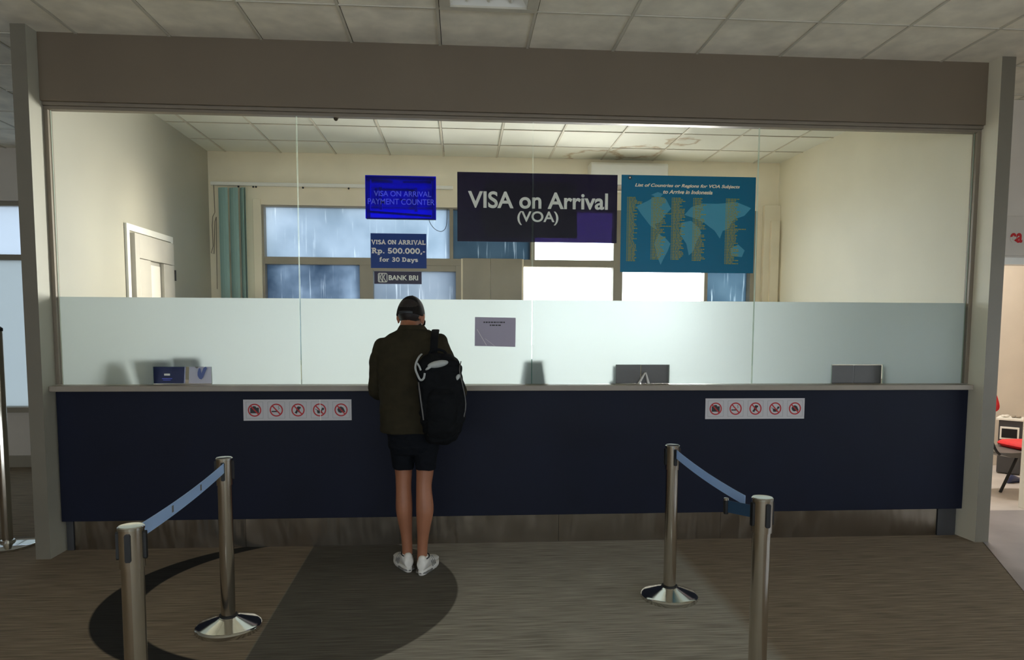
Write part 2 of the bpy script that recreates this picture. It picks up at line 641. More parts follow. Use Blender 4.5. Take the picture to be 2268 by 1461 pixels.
# office ceiling tiles with ring-shaped water stains
def stained_tiles():
    m = mat('office_tile', (226, 226, 214), 0.9, var=0.05, scale=2.0, bump=0.2)
    t = m.node_tree
    b = t.nodes['Principled BSDF']
    src = b.inputs['Base Color'].links[0].from_socket
    ge = t.nodes.new('ShaderNodeNewGeometry')
    wob = t.nodes.new('ShaderNodeTexNoise')
    wob.inputs['Scale'].default_value = 9
    t.links.new(ge.outputs['Position'], wob.inputs['Vector'])
    sp = t.nodes.new('ShaderNodeSeparateXYZ')
    t.links.new(ge.outputs['Position'], sp.inputs[0])
    total = None
    for cx, cy, r in ((-1.98, 6.38, 0.24), (-1.42, 6.36, 0.36), (-1.10, 6.40, 0.2), (1.93, 7.82, 0.25), (2.3, 7.36, 0.13), (1.5, 8.1, 0.3)):
        dx = math_node(t, 'SUBTRACT', sp.outputs[0], cx)
        dy = math_node(t, 'SUBTRACT', sp.outputs[1], cy)
        d = math_node(t, 'SQRT', math_node(t, 'ADD', math_node(t, 'MULTIPLY', dx, dx), math_node(t, 'MULTIPLY', dy, dy)))
        d = math_node(t, 'ADD', d, math_node(t, 'MULTIPLY', math_node(t, 'SUBTRACT', wob.outputs[0], 0.5), 0.22))
        ring = math_node(t, 'SUBTRACT', 1.0, math_node(t, 'MINIMUM', 1.0, math_node(t, 'MULTIPLY', math_node(t, 'ABSOLUTE', math_node(t, 'SUBTRACT', d, r)), 22.0)))
        total = ring if total is None else math_node(t, 'MAXIMUM', total, ring)
    mx = t.nodes.new('ShaderNodeMixRGB')
    t.links.new(math_node(t, 'MULTIPLY', total, 0.65), mx.inputs[0])
    t.links.new(src, mx.inputs[1])
    mx.inputs[2].default_value = (*lin((164, 132, 84)), 1)
    t.links.new(mx.outputs[0], b.inputs['Base Color'])
stained_tiles()

# brushed steel kick plate with soft dents
def kick_steel():
    m = mat('kick_steel', (150, 140, 126), 0.24, 1.0, var=0.05, scale=3)
    t = m.node_tree
    b = t.nodes['Principled BSDF']
    tc = t.nodes.new('ShaderNodeTexCoord')
    mp = t.nodes.new('ShaderNodeMapping')
    mp.inputs['Scale'].default_value = (5, 1, 1.2)
    t.links.new(tc.outputs['Object'], mp.inputs[0])
    nz = t.nodes.new('ShaderNodeTexNoise')
    nz.inputs['Scale'].default_value = 1.5
    nz.inputs['Detail'].default_value = 2
    t.links.new(mp.outputs[0], nz.inputs['Vector'])
    bp = t.nodes.new('ShaderNodeBump')
    bp.inputs['Strength'].default_value = 0.35
    bp.inputs['Distance'].default_value = 0.05
    t.links.new(nz.outputs[0], bp.inputs['Height'])
    t.links.new(bp.outputs[0], b.inputs['Normal'])
kick_steel()

# ------------------------------------------------------------------ the setting
CEIL = 3.509
HY = 5.042            # header face
GY = 5.102            # glass line
BY = 8.20             # office window wall
random.seed(7)

struct(MB().box(-9, 9, -5.2, 5.79, -0.2, 0).box(-9, 3.83, 5.79, 8.25, -0.2, 0).build('floor', 'carpet'))
struct(MB().box(3.93, 9, 5.79, 8.2, -0.2, 0.0).build('floor_right', 'vinyl_floor'))
struct(MB().prism([(3.945, 5.79), (3.945, 5.02), (3.404, 3.946), (2.6, 2.35), (2.0, 1.15), (6.5, 1.15), (6.5, 5.79)], 0.0, 0.003, 'z').build('floor_right_hall', 'hall_floor_grey'))  # grey floor area with a diagonal left edge
struct(MB().box(-2.79, 3.71, 5.2, 8.2, 0.0, 0.004).build('floor_office_bounce', 'bounce_floor'))  # unseen pale floor, added to bounce light around the office
struct(MB().box(-60, 60, 8.6, 80, -0.5, -0.3).build('ground', 'ground'))

def grid_ceiling(name, x0, x1, y0, y1, gx, gy, m_tile, skip=None):
    mb = MB()
    mb.box(x0, x1, y0, y1, CEIL + 0.05, CEIL + 0.12, 2)
    xs = [x0] + [gx + 0.6 * k for k in range(-40, 60) if x0 < gx + 0.6 * k < x1] + [x1]
    ys = [y0] + [gy + 0.6 * k for k in range(-40, 60) if y0 < gy + 0.6 * k < y1] + [y1]
    for i in range(len(xs) - 1):
        for j in range(len(ys) - 1):
            if skip and skip(xs[i] + 0.01, ys[j] + 0.01):
                continue
            e = random.uniform(0.0, 0.004)
            g = 0.004
            mb.box(xs[i] + g, xs[i + 1] - g, ys[j] + g, ys[j + 1] - g, CEIL + 0.003 + e, CEIL + 0.02 + e, 0)
    for x in xs[1:-1]:
        mb.box(x - 0.018, x - 0.0005, y0, y1, CEIL - 0.001, CEIL + 0.006, 1)
    for y in ys[1:-1]:
        mb.box(x0, x1, y - 0.001, y + 0.012, CEIL - 0.0005, CEIL + 0.006, 1)
    return struct(mb.build(name, [m_tile, 'tile_bar', 'tile_gap']))

FIX = (-0.1323, 3.873)      # the cell of the ceiling lamp
grid_ceiling('ceiling', -9, 9, -5.2, HY + 0.1, -0.7323, 4.473, 'tile',
             lambda x, y: abs(x - FIX[0] - 0.01) < 0.02 and abs(y - FIX[1] - 0.01) < 0.02)
grid_ceiling('ceiling_left', -9, -2.90, HY + 0.1, 8.25, -0.7323, 4.473, 'tile')
grid_ceiling('ceiling_right', 3.93, 9, HY + 0.1, 8.25, -0.7323, 4.473, 'tile')
grid_ceiling('ceiling_office', -2.80, 3.83, HY + 0.1, BY, -2.5867, 7.67, 'office_tile')

# hall shell around and behind the camera
struct(MB().box(-9.2, -9, -5.2, 8.45, 0, CEIL).build('wall_left', 'hall_paint'))
rw = MB().box(6.5, 6.7, -5.2, -1.5, 0, CEIL).box(6.5, 6.7, 4.5, 5.79, 0, CEIL).box(6.5, 6.7, -1.5, 4.5, 0, 0.9).box(6.5, 6.7, -1.5, 4.5, 1.75, CEIL)
struct(rw.build('wall_right', 'hall_paint'))
mb = MB().box(6.56, 6.62, -1.5, 4.5, 0.9, 0.96).box(6.56, 6.62, -1.5, 4.5, 1.69, 1.75)
for y in (-1.5, 0.0, 1.5, 3.0, 4.44):
    mb.box(6.56, 6.62, y, y + 0.06, 0.9, 1.75)
w = struct(mb.build('window_right_fill', 'window_frame_paint'))  # unseen window added to light the belts from the right
MB().box(6.59, 6.595, -1.45, 4.45, 0.95, 1.7).build('pane', 'window_glass', w)
rear = MB()
rear.box(-9, -6, -5.4, -5.2, 0, CEIL).box(6, 9, -5.4, -5.2, 0, CEIL).box(-6, 6, -5.4, -5.2, 0, 0.6).box(-6, 6, -5.4, -5.2, 2.2, CEIL)
struct(rear.build('wall_rear', 'hall_paint'))
mb = MB().box(-6, 6, -5.34, -5.30, 0.6, 0.66).box(-6, 6, -5.34, -5.30, 2.14, 2.2)
for x in (-6, -4, -2, 0, 2, 4, 5.94):
    mb.box(x, x + 0.06, -5.34, -5.30, 0.6, 2.2)
w = struct(mb.build('window_rear_fill', 'window_frame_paint'))  # unseen rear window, added and sized to light the hall
MB().box(-5.95, 5.95, -5.325, -5.32, 0.65, 2.15).build('pane', 'window_glass', w)

# partition walls of the office (their ends are the two pillars)
L0, L1 = -2.885, -2.79
def partition(name, pts, m='office_wall'):
    mb = MB().prism(pts, 0, CEIL + 0.01, 'z')
    for k, f in enumerate(mb.f):
        if all(abs(mb.v[i].y - 4.92) < 1e-4 for i in f):
            mb.m[k] = 1  # front ends darker, shade put into the wall colour
    struct(mb.build(name, [m, 'pillar_front_shade']))
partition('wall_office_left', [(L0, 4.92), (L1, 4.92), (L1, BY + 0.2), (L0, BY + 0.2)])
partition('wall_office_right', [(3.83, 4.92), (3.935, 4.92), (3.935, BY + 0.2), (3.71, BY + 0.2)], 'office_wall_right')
# header over the glass
struct(MB().box(L1, 3.828, HY, HY + 0.16, 3.075, CEIL + 0.01).build('wall_header', 'hall_paint', bevel=0.003))
struct(MB().box(L1, 3.828, HY + 0.02, HY + 0.10, 3.052, 3.075).box(L1, 3.826, HY + 0.035, HY + 0.09, 3.030, 3.052).build('trim_1', 'aluminium', bevel=0.002))
struct(MB().box(L1, L1 + 0.028, HY + 0.035, HY + 0.09, 1.178, 3.03).build('trim_2', 'aluminium', bevel=0.002))
struct(MB().box(3.795, 3.826, HY + 0.035, HY + 0.09, 1.178, 3.03).build('trim_3', 'aluminium', bevel=0.002))

# office window wall: bays (x0, x1, z0, z1) left open
def wall_with_holes(name, x0, x1, z0, z1, y0, y1, holes, m):
    xs = sorted({x0, x1, *[h[0] for h in holes], *[h[1] for h in holes]})
    zs = sorted({z0, z1, *[h[2] for h in holes], *[h[3] for h in holes]})
    mb = MB()
    for i in range(len(xs) - 1):
        for j in range(len(zs) - 1):
            cx, cz = (xs[i] + xs[i + 1]) / 2, (zs[j] + zs[j + 1]) / 2
            if any(h[0] < cx < h[1] and h[2] < cz < h[3] for h in holes):
                continue
            mb.box(xs[i], xs[i + 1], y0, y1, zs[j], zs[j + 1])
    return struct(mb.build(name, m))

SILL = 1.15
wall_with_holes('wall_back', L1, 3.80, 0, CEIL + 0.12, BY, BY + 0.2, [(-2.24, -0.0, SILL, 2.945), (0.0, 0.72, 2.372, 2.945), (0.72, 3.45, SILL, 2.945)], 'office_back_wall')

def window(name, frame, panes):
    """frame = bars (x0,x1,z0,z1,y0,y1); panes = (x0,x1,z0,z1,material)"""
    mb = MB()
    for k, (x0, x1, z0, z1, y0, y1) in enumerate(frame):
        mb.box(x0, x1, y0 - 0.0012 * k, y1 + 0.0012 * k, z0, z1)
    w = struct(mb.build(name, 'window_frame_paint', bevel=0.003))
    for x0, x1, z0, z1, m in panes:
        MB().box(x0, x1, BY + 0.10, BY + 0.106, z0, z1).build('pane', m, w)
    return w

ya, yb = BY + 0.03, BY + 0.13
window('window_1',
       [(-2.23, -2.20, SILL, 2.96, ya - 0.02, yb), (-2.20, 0.0, 2.29, 2.37, ya - 0.02, yb), (-2.20, 0.0, 2.93, 2.96, ya, yb), (-2.20, 0.0, SILL, SILL + 0.05, ya, yb),
        (-1.15, -1.00, SILL, 2.30, ya - 0.01, yb), (-0.06, 0.02, SILL, 2.30, ya - 0.01, yb), (-1.0, -0.06, 2.225, 2.29, ya - 0.01, yb), (-0.13, -0.09, 2.37, 2.94, ya, yb)],
       [(-2.20, -0.13, 2.37, 2.93, 'blue_pane'), (-2.20, -1.15, SILL, 2.29, 'dim_pane'), (-1.00, -0.06, SILL, 2.29, 'pale_pane'), (-0.09, 0.80, 2.37, 2.94, 'slate_pane')])
window('window_2',
       [(0.80, 0.85, 2.36, 2.945, ya - 0.02, yb), (0.66, 3.45, 2.29, 2.37, ya - 0.01, yb), (0.80, 3.45, 2.93, 2.96, ya, yb), (0.70, 3.45, SILL, SILL + 0.05, ya, yb),
        (0.66, 0.72, SILL, 2.3, ya, yb), (1.77, 1.88, SILL, 2.945, ya - 0.01, yb), (2.86, 2.90, SILL, 2.945, ya, yb), (3.40, 3.47, SILL, 2.96, ya - 0.03, yb)],
       [(0.85, 1.77, 2.37, 2.93, 'window_glass'), (0.72, 1.77, SILL, 2.29, 'window_glass'), (1.88, 2.86, SILL, 2.93, 'window_glass'), (2.90, 3.40, SILL, 2.93, 'slate_pane')])
# grey panels closing the gap between the two windows
struct(MB().box(0.02, 0.335, BY - 0.015, BY + 0.0, SILL - 0.05, 2.375).box(0.339, 0.70, BY - 0.012, BY + 0.0, SILL - 0.05, 2.375).build('trim_4', 'window_frame_paint', bevel=0.002))
struct(MB().box(-2.31, -2.225, BY - 0.022, BY + 0.02, SILL, 3.0).build('trim_6', 'office_back_wall', bevel=0.004))
# stepped corner strip beside the right wall
struct(MB().box(3.53, 3.72, BY - 0.06, BY - 0.001, 0.0, 3.02).box(3.60, 3.70, BY - 0.10, BY - 0.06, 0.0, 2.84).build('trim_5', 'office_back_wall', bevel=0.003))

# left hall window wall
wall_with_holes('wall_back_left', -9, L0, 0, CEIL + 0.12, 8.25, 8.45, [(-7.6, -3.0, 0.66, 2.95)], 'warm_wall')
mb = MB()
for x in (-7.6, -6.1, -4.6, -3.05):
    mb.box(x, x + 0.05, 8.29, 8.37, 0.66, 2.95)
mb.box(-7.6, -3.0, 8.29, 8.37, 2.31, 2.37).box(-7.6, -3.0, 8.29, 8.37, 2.90, 2.95).box(-7.6, -3.0, 8.20, 8.40, 0.62, 0.68)
w = struct(mb.build('window_3', 'window_frame_paint', bevel=0.003))
for k, x in enumerate((-7.55, -6.05, -4.55)):
    MB().box(x, x + 1.46, 8.335, 8.34, 2.37, 2.90).build('pane', 'hall_pane', w)
    MB().box(x, x + 1.46, 8.335, 8.34, 0.68, 2.31).build('pane', 'hall_pane_low', w)
struct(MB().box(-9, L0, 8.225, 8.25, 0, 0.13).build('baseboard_left', 'window_frame_paint', bevel=0.003))

# right side: doorway into the lit room
wall_with_holes('wall_door', 3.93, 9, 0, CEIL, 5.79, 5.89, [(4.13, 5.01, 0, 2.165)], 'warm_wall')
d = struct(MB().box(4.985, 5.045, 5.775, 5.905, 0, 2.14).box(4.095, 4.155, 5.775, 5.905, 0, 2.14).box(4.095, 5.045, 5.775, 5.905, 2.14, 2.20).build('door_2', 'white_paint', bevel=0.003))
struct(MB().box(3.93, 9, 7.78, 7.88, 0, CEIL).build('wall_right_room', 'warm_wall'))
struct(MB().box(7.4, 7.5, 5.89, 7.78, 0, CEIL).build('wall_right_room_side', 'warm_wall'))

# office left wall door
XD = L1
d = struct(MB().prism([(6.17, 0.0), (6.17, 2.44), (7.12, 2.44), (7.12, 0.0), (7.07, 0.0), (7.07, 2.385), (6.22, 2.385), (6.22, 0)], XD, XD + 0.022, 'x').build('door_1', 'white_paint', bevel=0.002))
lf = MB().box(XD, XD + 0.05, 6.25, 6.33, 0, 2.37).box(XD, XD + 0.05, 6.33, 7.06, 2.165, 2.37).box(XD, XD + 0.05, 6.33, 6.545, 0, 2.16).box(XD, XD + 0.05, 6.82, 7.06, 0, 2.16).box(XD, XD + 0.015, 6.545, 6.82, 0, 2.16)
lf.build('door_leaf', 'door_paint', d, bevel=0.003)
MB().box(XD + 0.015, XD + 0.018, 6.55, 6.815, 0.9, 2.13).build('door_glass', 'letter_cream', d)
MB().lathe([(0.008, -0.05), (0.008, 0.05)], (XD + 0.055, 7.065, 2.07), 12).build('hinge', 'dark_wire', d)
MB().tube([(XD + 0.05, 6.38, 1.02), (XD + 0.1, 6.38, 1.02), (XD + 0.1, 6.48, 1.02)], 0.01).build('door_handle', 'chrome', d)

# ------------------------------------------------------------------ counter
ct = thing('service_counter', 'long navy blue service counter with a pale top edge and steel kick plate', 'counter', (0.5, HY, 0))
MB().box(L1 + 0.012, 3.812, HY + 0.008, HY + 0.06, 0.222, 1.135).build('front_panel', 'navy_panel', ct, bevel=0.003)
MB().box(-2.788, 3.803, 4.985, 5.62, 1.137, 1.175).build('countertop', 'counter_edge', ct, bevel=0.004)
kp = MB()
for a, b_ in ((-2.73, -1.55), (-1.548, -0.45), (-0.448, 0.72), (0.722, 1.95), (1.952, 3.66)):
    kp.box(a, b_, 5.118, 5.13, 0.0, 0.222)
kp.build('kick_plate', 'kick_steel', ct)
MB().box(L1 + 0.01, -2.735, 5.11, 5.16, 0, 0.222).box(3.665, 3.81, 5.11, 5.16, 0, 0.222).box(L1 + 0.01, 3.81, 5.131, 5.16, 0, 0.222).box(-2.75, 3.75, 5.16, 5.19, 0, 1.137).build('carcass', 'bin_grey', ct)

# ------------------------------------------------------------------ glass screen
gx = [-2.760, -1.1327, 0.5105, 2.1554, 3.795]
ZT, ZB, ZF = 3.032, 1.177, 1.783
where = ['leftmost tall glass screen panel above the two brochure holders', 'glass screen panel with the two blue payment signs behind the standing man',
         'glass screen panel with the countries poster and grey slot below', 'rightmost tall glass screen panel beside the right pillar']
for i in range(4):
    a, b_ = gx[i] + 0.003, gx[i + 1] - 0.003
    c = (-1.951, -0.33, 1.329, 2.968)[i]
    hw = 0.2
    zt = (1.301, 1.301, 1.318, 1.320)[i]
    poly = [(a, ZB), (c - hw, ZB), (c - hw, zt), (c + hw, zt), (c + hw, ZB), (b_, ZB), (b_, ZT), (a, ZT)]
    g = thing('glass_panel', where[i], 'glass screen', ((a + b_) / 2, GY, ZB), group='glass screen panels over the counter')
    mb = MB().prism(poly, GY, GY + 0.010, 'y')
    for k in range(len(mb.f)):
        if k >= 2:
            mb.m[k] = 1
    mb.build('pane', ['clear_glass', 'glass_edge'], g)
    film = [(a, ZB), (c - hw, ZB), (c - hw, zt), (c + hw, zt), (c + hw, ZB), (b_, ZB), (b_, ZF), (a, ZF)]
    fo = MB().prism(film, GY + 0.0104, GY + 0.0112, 'y').build('frosted_film', 'frost_film', g)
    fo['label'] = 'frosted white lower band'

# ------------------------------------------------------------------ slab lettering for the price sign
def arc(cx, cy, rx, ry, a0, a1, n=14):
    return [(cx + rx * math.cos(math.radians(a0 + (a1 - a0) * i / n)), cy + ry * math.sin(math.radians(a0 + (a1 - a0) * i / n))) for i in range(n + 1)]
T_ = 0.225
GL = {   # glyph: width, strokes, slab points
    'V': (0.95, [[(0.14, 1), (0.475, 0.02), (0.81, 1)]], [(0.14, 1), (0.81, 1)]),
    'I': (0.5, [[(0.25, 0), (0.25, 1)]], [(0.25, 0), (0.25, 1)]),
    'S': (0.72, [arc(0.36, 0.72, 0.24, 0.2, 20, 270) + arc(0.36, 0.28, 0.24, 0.22, 90, -160)], []),
    'A': (0.98, [[(0.14, 0), (0.49, 0.98), (0.84, 0)], [(0.26, 0.34), (0.72, 0.34)]], [(0.14, 0), (0.84, 0)]),
    'O': (0.92, [arc(0.46, 0.5, 0.33, 0.42, 0, 360, 26)], []),
    'N': (0.98, [[(0.18, 0), (0.18, 1)], [(0.2, 0.95), (0.78, 0.05)], [(0.8, 0), (0.8, 1)]], [(0.18, 0), (0.16, 1), (0.8, 1)]),
    'R': (0.92, [[(0.2, 0), (0.2, 1)], [(0.2, 0.91), (0.42, 0.91)] + arc(0.42, 0.71, 0.2, 0.2, 90, -90) + [(0.2, 0.5)], [(0.45, 0.5), (0.76, 0)]], [(0.2, 0), (0.16, 1), (0.8, 0)]),
    'L': (0.8, [[(0.2, 1), (0.2, 0.09), (0.68, 0.09), (0.68, 0.26)]], [(0.2, 1), (0.16, 0)]),
    'D': (0.92, [[(0.2, 0), (0.2, 1)], [(0.2, 0.91), (0.4, 0.91)] + arc(0.4, 0.5, 0.34, 0.41, 90, -90) + [(0.2, 0.09)]], [(0.16, 0), (0.16, 1)]),
    'p': (0.82, [[(0.2, -0.3), (0.2, 0.66)], arc(0.42, 0.33, 0.24, 0.25, 140, -140)], [(0.2, -0.3), (0.15, 0.66)]),
    '.': (0.36, [[(0.18, 0), (0.18, 0.2)]], []),
    ',': (0.36, [[(0.2, 0.2), (0.2, 0.02), (0.1, -0.16)]], []),
    '-': (0.5, [[(0.08, 0.36), (0.42, 0.36)]], []),
    '5': (0.8, [[(0.66, 0.91), (0.24, 0.91), (0.2, 0.52)] + arc(0.38, 0.3, 0.26, 0.22, 120, -160)], []),
    '0': (0.82, [arc(0.41, 0.5, 0.28, 0.42, 0, 360, 26)], []),
    '3': (0.78, [arc(0.36, 0.72, 0.22, 0.2, 150, -90) + arc(0.36, 0.28, 0.25, 0.22, 90, -160)], []),
    'f': (0.56, [[(0.22, 0)] + [(0.22, 0.75)] + arc(0.4, 0.76, 0.18, 0.18, 180, 60)[1:], [(0.06, 0.6), (0.44, 0.6)]], [(0.22, 0)]),
    'o': (0.76, [arc(0.38, 0.33, 0.26, 0.26, 0, 360, 22)], []),
    'r': (0.66, [[(0.2, 0), (0.2, 0.66)], arc(0.42, 0.38, 0.2, 0.22, 170, 50)], [(0.2, 0), (0.15, 0.66)]),
    'a': (0.78, [arc(0.36, 0.44, 0.2, 0.18, 160, 10) + [(0.56, 0.06)], arc(0.34, 0.2, 0.2, 0.14, 0, 360, 16)], [(0.62, 0)]),
    'y': (0.8, [[(0.12, 0.66), (0.4, 0.04)], [(0.68, 0.66), (0.32, -0.24), (0.16, -0.22)]], [(0.12, 0.66), (0.68, 0.66)]),
    's': (0.62, [arc(0.31, 0.46, 0.2, 0.14, 20, 270) + arc(0.31, 0.2, 0.2, 0.14, 90, -160)], []),
    ' ': (0.42, [], []),
}
def slab_text(name, txt, w, cap, at, m, parent, thick=T_):
    tw = sum(GL[c][0] for c in txt)
    s = w / tw
    x = at[0] - w / 2
    mb = MB()
    y0, y1 = at[1] - 0.0006, at[1] + 0.0006
    hz = cap
    lift = 0.0
    for c in txt:
        gw, strokes, slabs = GL[c]
        for st in strokes:
            closed = len(st) > 3 and abs(st[0][0] - st[-1][0]) < 1e-6 and abs(st[0][1] - st[-1][1]) < 1e-6
            L, Rr = [], []
            n = len(st)
            for i, p in enumerate(st):
                q0 = st[i - 1] if i else (st[-2] if closed else st[0])
                q1 = st[i + 1] if i < n - 1 else (st[1] if closed else st[-1])
                d1 = Vector((p[0] - q0[0], p[1] - q0[1]))
                d2 = Vector((q1[0] - p[0], q1[1] - p[1]))
                d1 = d1.normalized() if d1.length > 1e-9 else d2.normalized()
                d2 = d2.normalized() if d2.length > 1e-9 else d1
                nn = Vector((-(d1.y + d2.y), d1.x + d2.x))
                nn = nn.normalized() if nn.length > 1e-6 else Vector((-d1.y, d1.x))
                k = thick / 2 / max(0.5, abs(nn.dot(Vector((-d1.y, d1.x)))))
                L.append((p[0] + nn.x * k, p[1] + nn.y * k))
                Rr.append((p[0] - nn.x * k, p[1] - nn.y * k))
            for i in range(n - 1):
                quad = [L[i], L[i + 1], Rr[i + 1], Rr[i]]
                lift += 4e-6
                mb.prism([(x + a * s, at[2] + b * hz) for a, b in quad], y0 - lift, y1, 'y')
        for sx, sz in slabs:
            zc = sz + (0.07 if sz <= 0 else -0.07)
            mb.prism([(x + (sx - 0.19) * s, at[2] + (zc - 0.07) * hz), (x + (sx + 0.19) * s, at[2] + (zc - 0.07) * hz),
                      (x + (sx + 0.19) * s, at[2] + (zc + 0.07) * hz), (x + (sx - 0.19) * s, at[2] + (zc + 0.07) * hz)], y0 - lift - 1e-6 * len(mb.f), y1, 'y')
        x += gw * s
    return mb.build(name, m, parent)

# ------------------------------------------------------------------ signs on the glass
SY = GY + 0.0145     # sheets stuck behind the glass
def board(parent, x0, x1, z0, z1, m, name='panel', y=SY, t=0.002, skew=0.0):
    return MB().prism([(x0, z0), (x1, z0 + skew), (x1, z1 + skew), (x0, z1)], y, y + t, 'y').build(name, m, parent)

s = thing('sign', 'glowing deep blue payment counter sign in the second glass panel', 'sign', (-0.422, SY, 2.345))
board(s, -0.670, -0.176, 2.346, 2.645, 'sign_blue', t=0.003)
letters('lettering', 'VISA ON ARRIVAL', 0.400, 0.037, (-0.410, SY - 0.002, 2.520), 'letter_blue', s, 0.006)
letters('lettering', 'PAYMENT COUNTER', 0.466, 0.040, (-0.420, SY - 0.002, 2.465), 'letter_blue', s, 0.004)
fr = MB()
YB = SY + 0.03
fr.box(-0.668, -0.640, YB, YB + 0.02, 2.348, 2.643).box(-0.205, -0.178, YB, YB + 0.02, 2.348, 2.643).box(-0.640, -0.205, YB, YB + 0.02, 2.625, 2.643).box(-0.640, -0.205, YB, YB + 0.02, 2.348, 2.358)
fr.prism([(-0.63, 2.600), (-0.48, 2.600), (-0.48, 2.618), (-0.63, 2.622)], YB, YB + 0.01).prism([(-0.41, 2.602), (-0.21, 2.602), (-0.21, 2.62), (-0.41, 2.614)], YB, YB + 0.01)
fr.prism([(-0.64, 2.39), (-0.21, 2.366), (-0.21, 2.38), (-0.64, 2.405)], YB, YB + 0.01)
fr.box(-0.578, -0.556, YB, YB + 0.02, 2.415, 2.570).box(-0.330, -0.308, YB, YB + 0.02, 2.405, 2.570).box(-0.556, -0.33, YB, YB + 0.012, 2.545, 2.558).box(-0.43, -0.39, YB, YB + 0.01, 2.478, 2.492)
fr.box(-0.66, -0.655, SY + 0.003, YB, 2.62, 2.63).box(-0.19, -0.185, SY + 0.003, YB, 2.62, 2.63)
fo = fr.build('rear_frame', 'black_plastic', s)
fo['label'] = 'dark frame showing through the blue sheet'

s = thing('sign', 'navy price sign reading Rp. 500.000 for 30 days', 'sign', (-0.441, SY, 2.0))
board(s, -0.637, -0.245, 2.001, 2.244, 'sign_navy')
slab_text('lettering', 'VISA ON ARRIVAL', 0.382, 0.030, (-0.441, SY - 0.001, 2.168), 'letter_cream', s)
slab_text('lettering', 'Rp. 500.000,-', 0.378, 0.038, (-0.441, SY - 0.001, 2.104), 'letter_cream', s)
slab_text('lettering', 'for 30 Days', 0.272, 0.030, (-0.441, SY - 0.001, 2.047), 'letter_cream', s)

s = thing('sign', 'small plum bank sign with a square line logo below the price sign', 'sign', (-0.447, SY, 1.89))
board(s, -0.614, -0.280, 1.890, 1.978, 'sign_plum')
letters('lettering', 'BANK BRI', 0.208, 0.035, (-0.409, SY - 0.002, 1.934), 'letter_cream', s, 0.03)
lg = MB()
lx, lz, lr = -0.555, 1.934, 0.033
def ring_box(mb, x0, x1, z0, z1, r, t):
    pts_o, pts_i = [], []
    for cx, cz, a in ((x1 - r, z1 - r, 0), (x0 + r, z1 - r, 90), (x0 + r, z0 + r, 180), (x1 - r, z0 + r, 270)):
        for k in range(6):
            an = math.radians(a + 18 * k)
            pts_o.append((cx + r * math.cos(an), cz + r * math.sin(an)))
            pts_i.append((cx + (r - t) * math.cos(an), cz + (r - t) * math.sin(an)))
    n = len(pts_o)
    for i in range(n):
        j = (i + 1) % n
        mb.prism([pts_o[i], pts_o[j], pts_i[j], pts_i[i]], SY - 0.0015, SY - 0.0003, 'y')
ring_box(lg, lx - lr, lx + lr, lz - lr, lz + lr, 0.011, 0.005)
for dx in (-0.017, 0.006):
    lg.tube([(lx + dx + 0.012, SY - 0.001, lz + 0.027), (lx + dx, SY - 0.001, lz + 0.004), (lx + dx + 0.004, SY - 0.001, lz - 0.006), (lx + dx + 0.016, SY - 0.001, lz - 0.027)], 0.0032, 6)
    lg.tube([(lx + dx - 0.004, SY - 0.001, lz + 0.027), (lx + dx - 0.008, SY - 0.001, lz + 0.002), (lx + dx - 0.004, SY - 0.001, lz - 0.027)], 0.0026, 6)
lg.build('logo', 'letter_cream', s)

s = thing('sign', 'large dark purple sign reading VISA on Arrival (VOA)', 'sign', (0.549, SY, 2.195))
board(s, -0.026, 1.123, 2.196, 2.680, 'sign_purple')
letters('lettering', 'VISA on Arrival', 1.005, 0.118, (0.552, SY - 0.002, 2.490), 'letter_white', s, 0.022)
letters('lettering', '(VOA)', 0.295, 0.098, (0.549, SY - 0.002, 2.365), 'letter_white', s, 0.018)

fo = MB().prism([(0.170, 2.622), (0.825, 2.622), (0.835, 2.228), (0.178, 2.228), (0.150, 2.36), (0.135, 2.44), (0.160, 2.45)], SY + 0.004, SY + 0.006, 'y').build('backing_patch', 'screen_black', s)
fo['label'] = 'black patch showing through the sign'

# poster with a world map and a list in five columns
s = thing('poster', 'teal poster with a pale world map and list of countries', 'poster', (1.648, SY, 1.99))
board(s, 1.152, 2.145, 1.990, 2.683, 'poster_teal')
letters('lettering', 'List of Countries or Regions for VOA Subjects', 0.775, 0.030, (1.638, SY - 0.002, 2.609), 'title_cream', s, 0.026, 0.28)
letters('lettering', 'to Arrive in Indonesia', 0.365, 0.028, (1.640, SY - 0.002, 2.568), 'title_cream', s, 0.026, 0.28)
mp_ = MB()
def blob(pts):
    mp_.prism([(1.152 + u * 0.993, 1.990 + v * 0.693) for u, v in pts], SY - 0.0005 - 2e-6 * len(mp_.f), SY - 0.0001, 'y')
blob([(0.20, 0.74), (0.26, 0.80), (0.33, 0.76), (0.37, 0.66), (0.33, 0.60), (0.29, 0.52), (0.25, 0.50), (0.27, 0.44), (0.22, 0.48), (0.15, 0.60), (0.11, 0.68)])   # north-west mass
blob([(0.22, 0.80), (0.27, 0.83), (0.31, 0.81), (0.28, 0.77)])
blob([(0.28, 0.40), (0.33, 0.36), (0.37, 0.30), (0.35, 0.22), (0.32, 0.14), (0.30, 0.08), (0.27, 0.18), (0.25, 0.30)])          # south-west mass
blob([(0.45, 0.52), (0.52, 0.54), (0.58, 0.47), (0.60, 0.42), (0.57, 0.34), (0.54, 0.22), (0.51, 0.18), (0.49, 0.30), (0.44, 0.40)])
blob([(0.47, 0.60), (0.52, 0.68), (0.60, 0.72), (0.72, 0.72), (0.86, 0.74), (0.97, 0.68), (0.92, 0.60), (0.84, 0.56), (0.80, 0.46), (0.76, 0.44), (0.74, 0.36), (0.70, 0.44), (0.66, 0.48), (0.62, 0.52), (0.56, 0.56)])
blob([(0.82, 0.26), (0.88, 0.30), (0.93, 0.24), (0.91, 0.17), (0.83, 0.18)])
mp_.build('map_print', 'map_teal', s)
ls = MB()
random.seed(11)
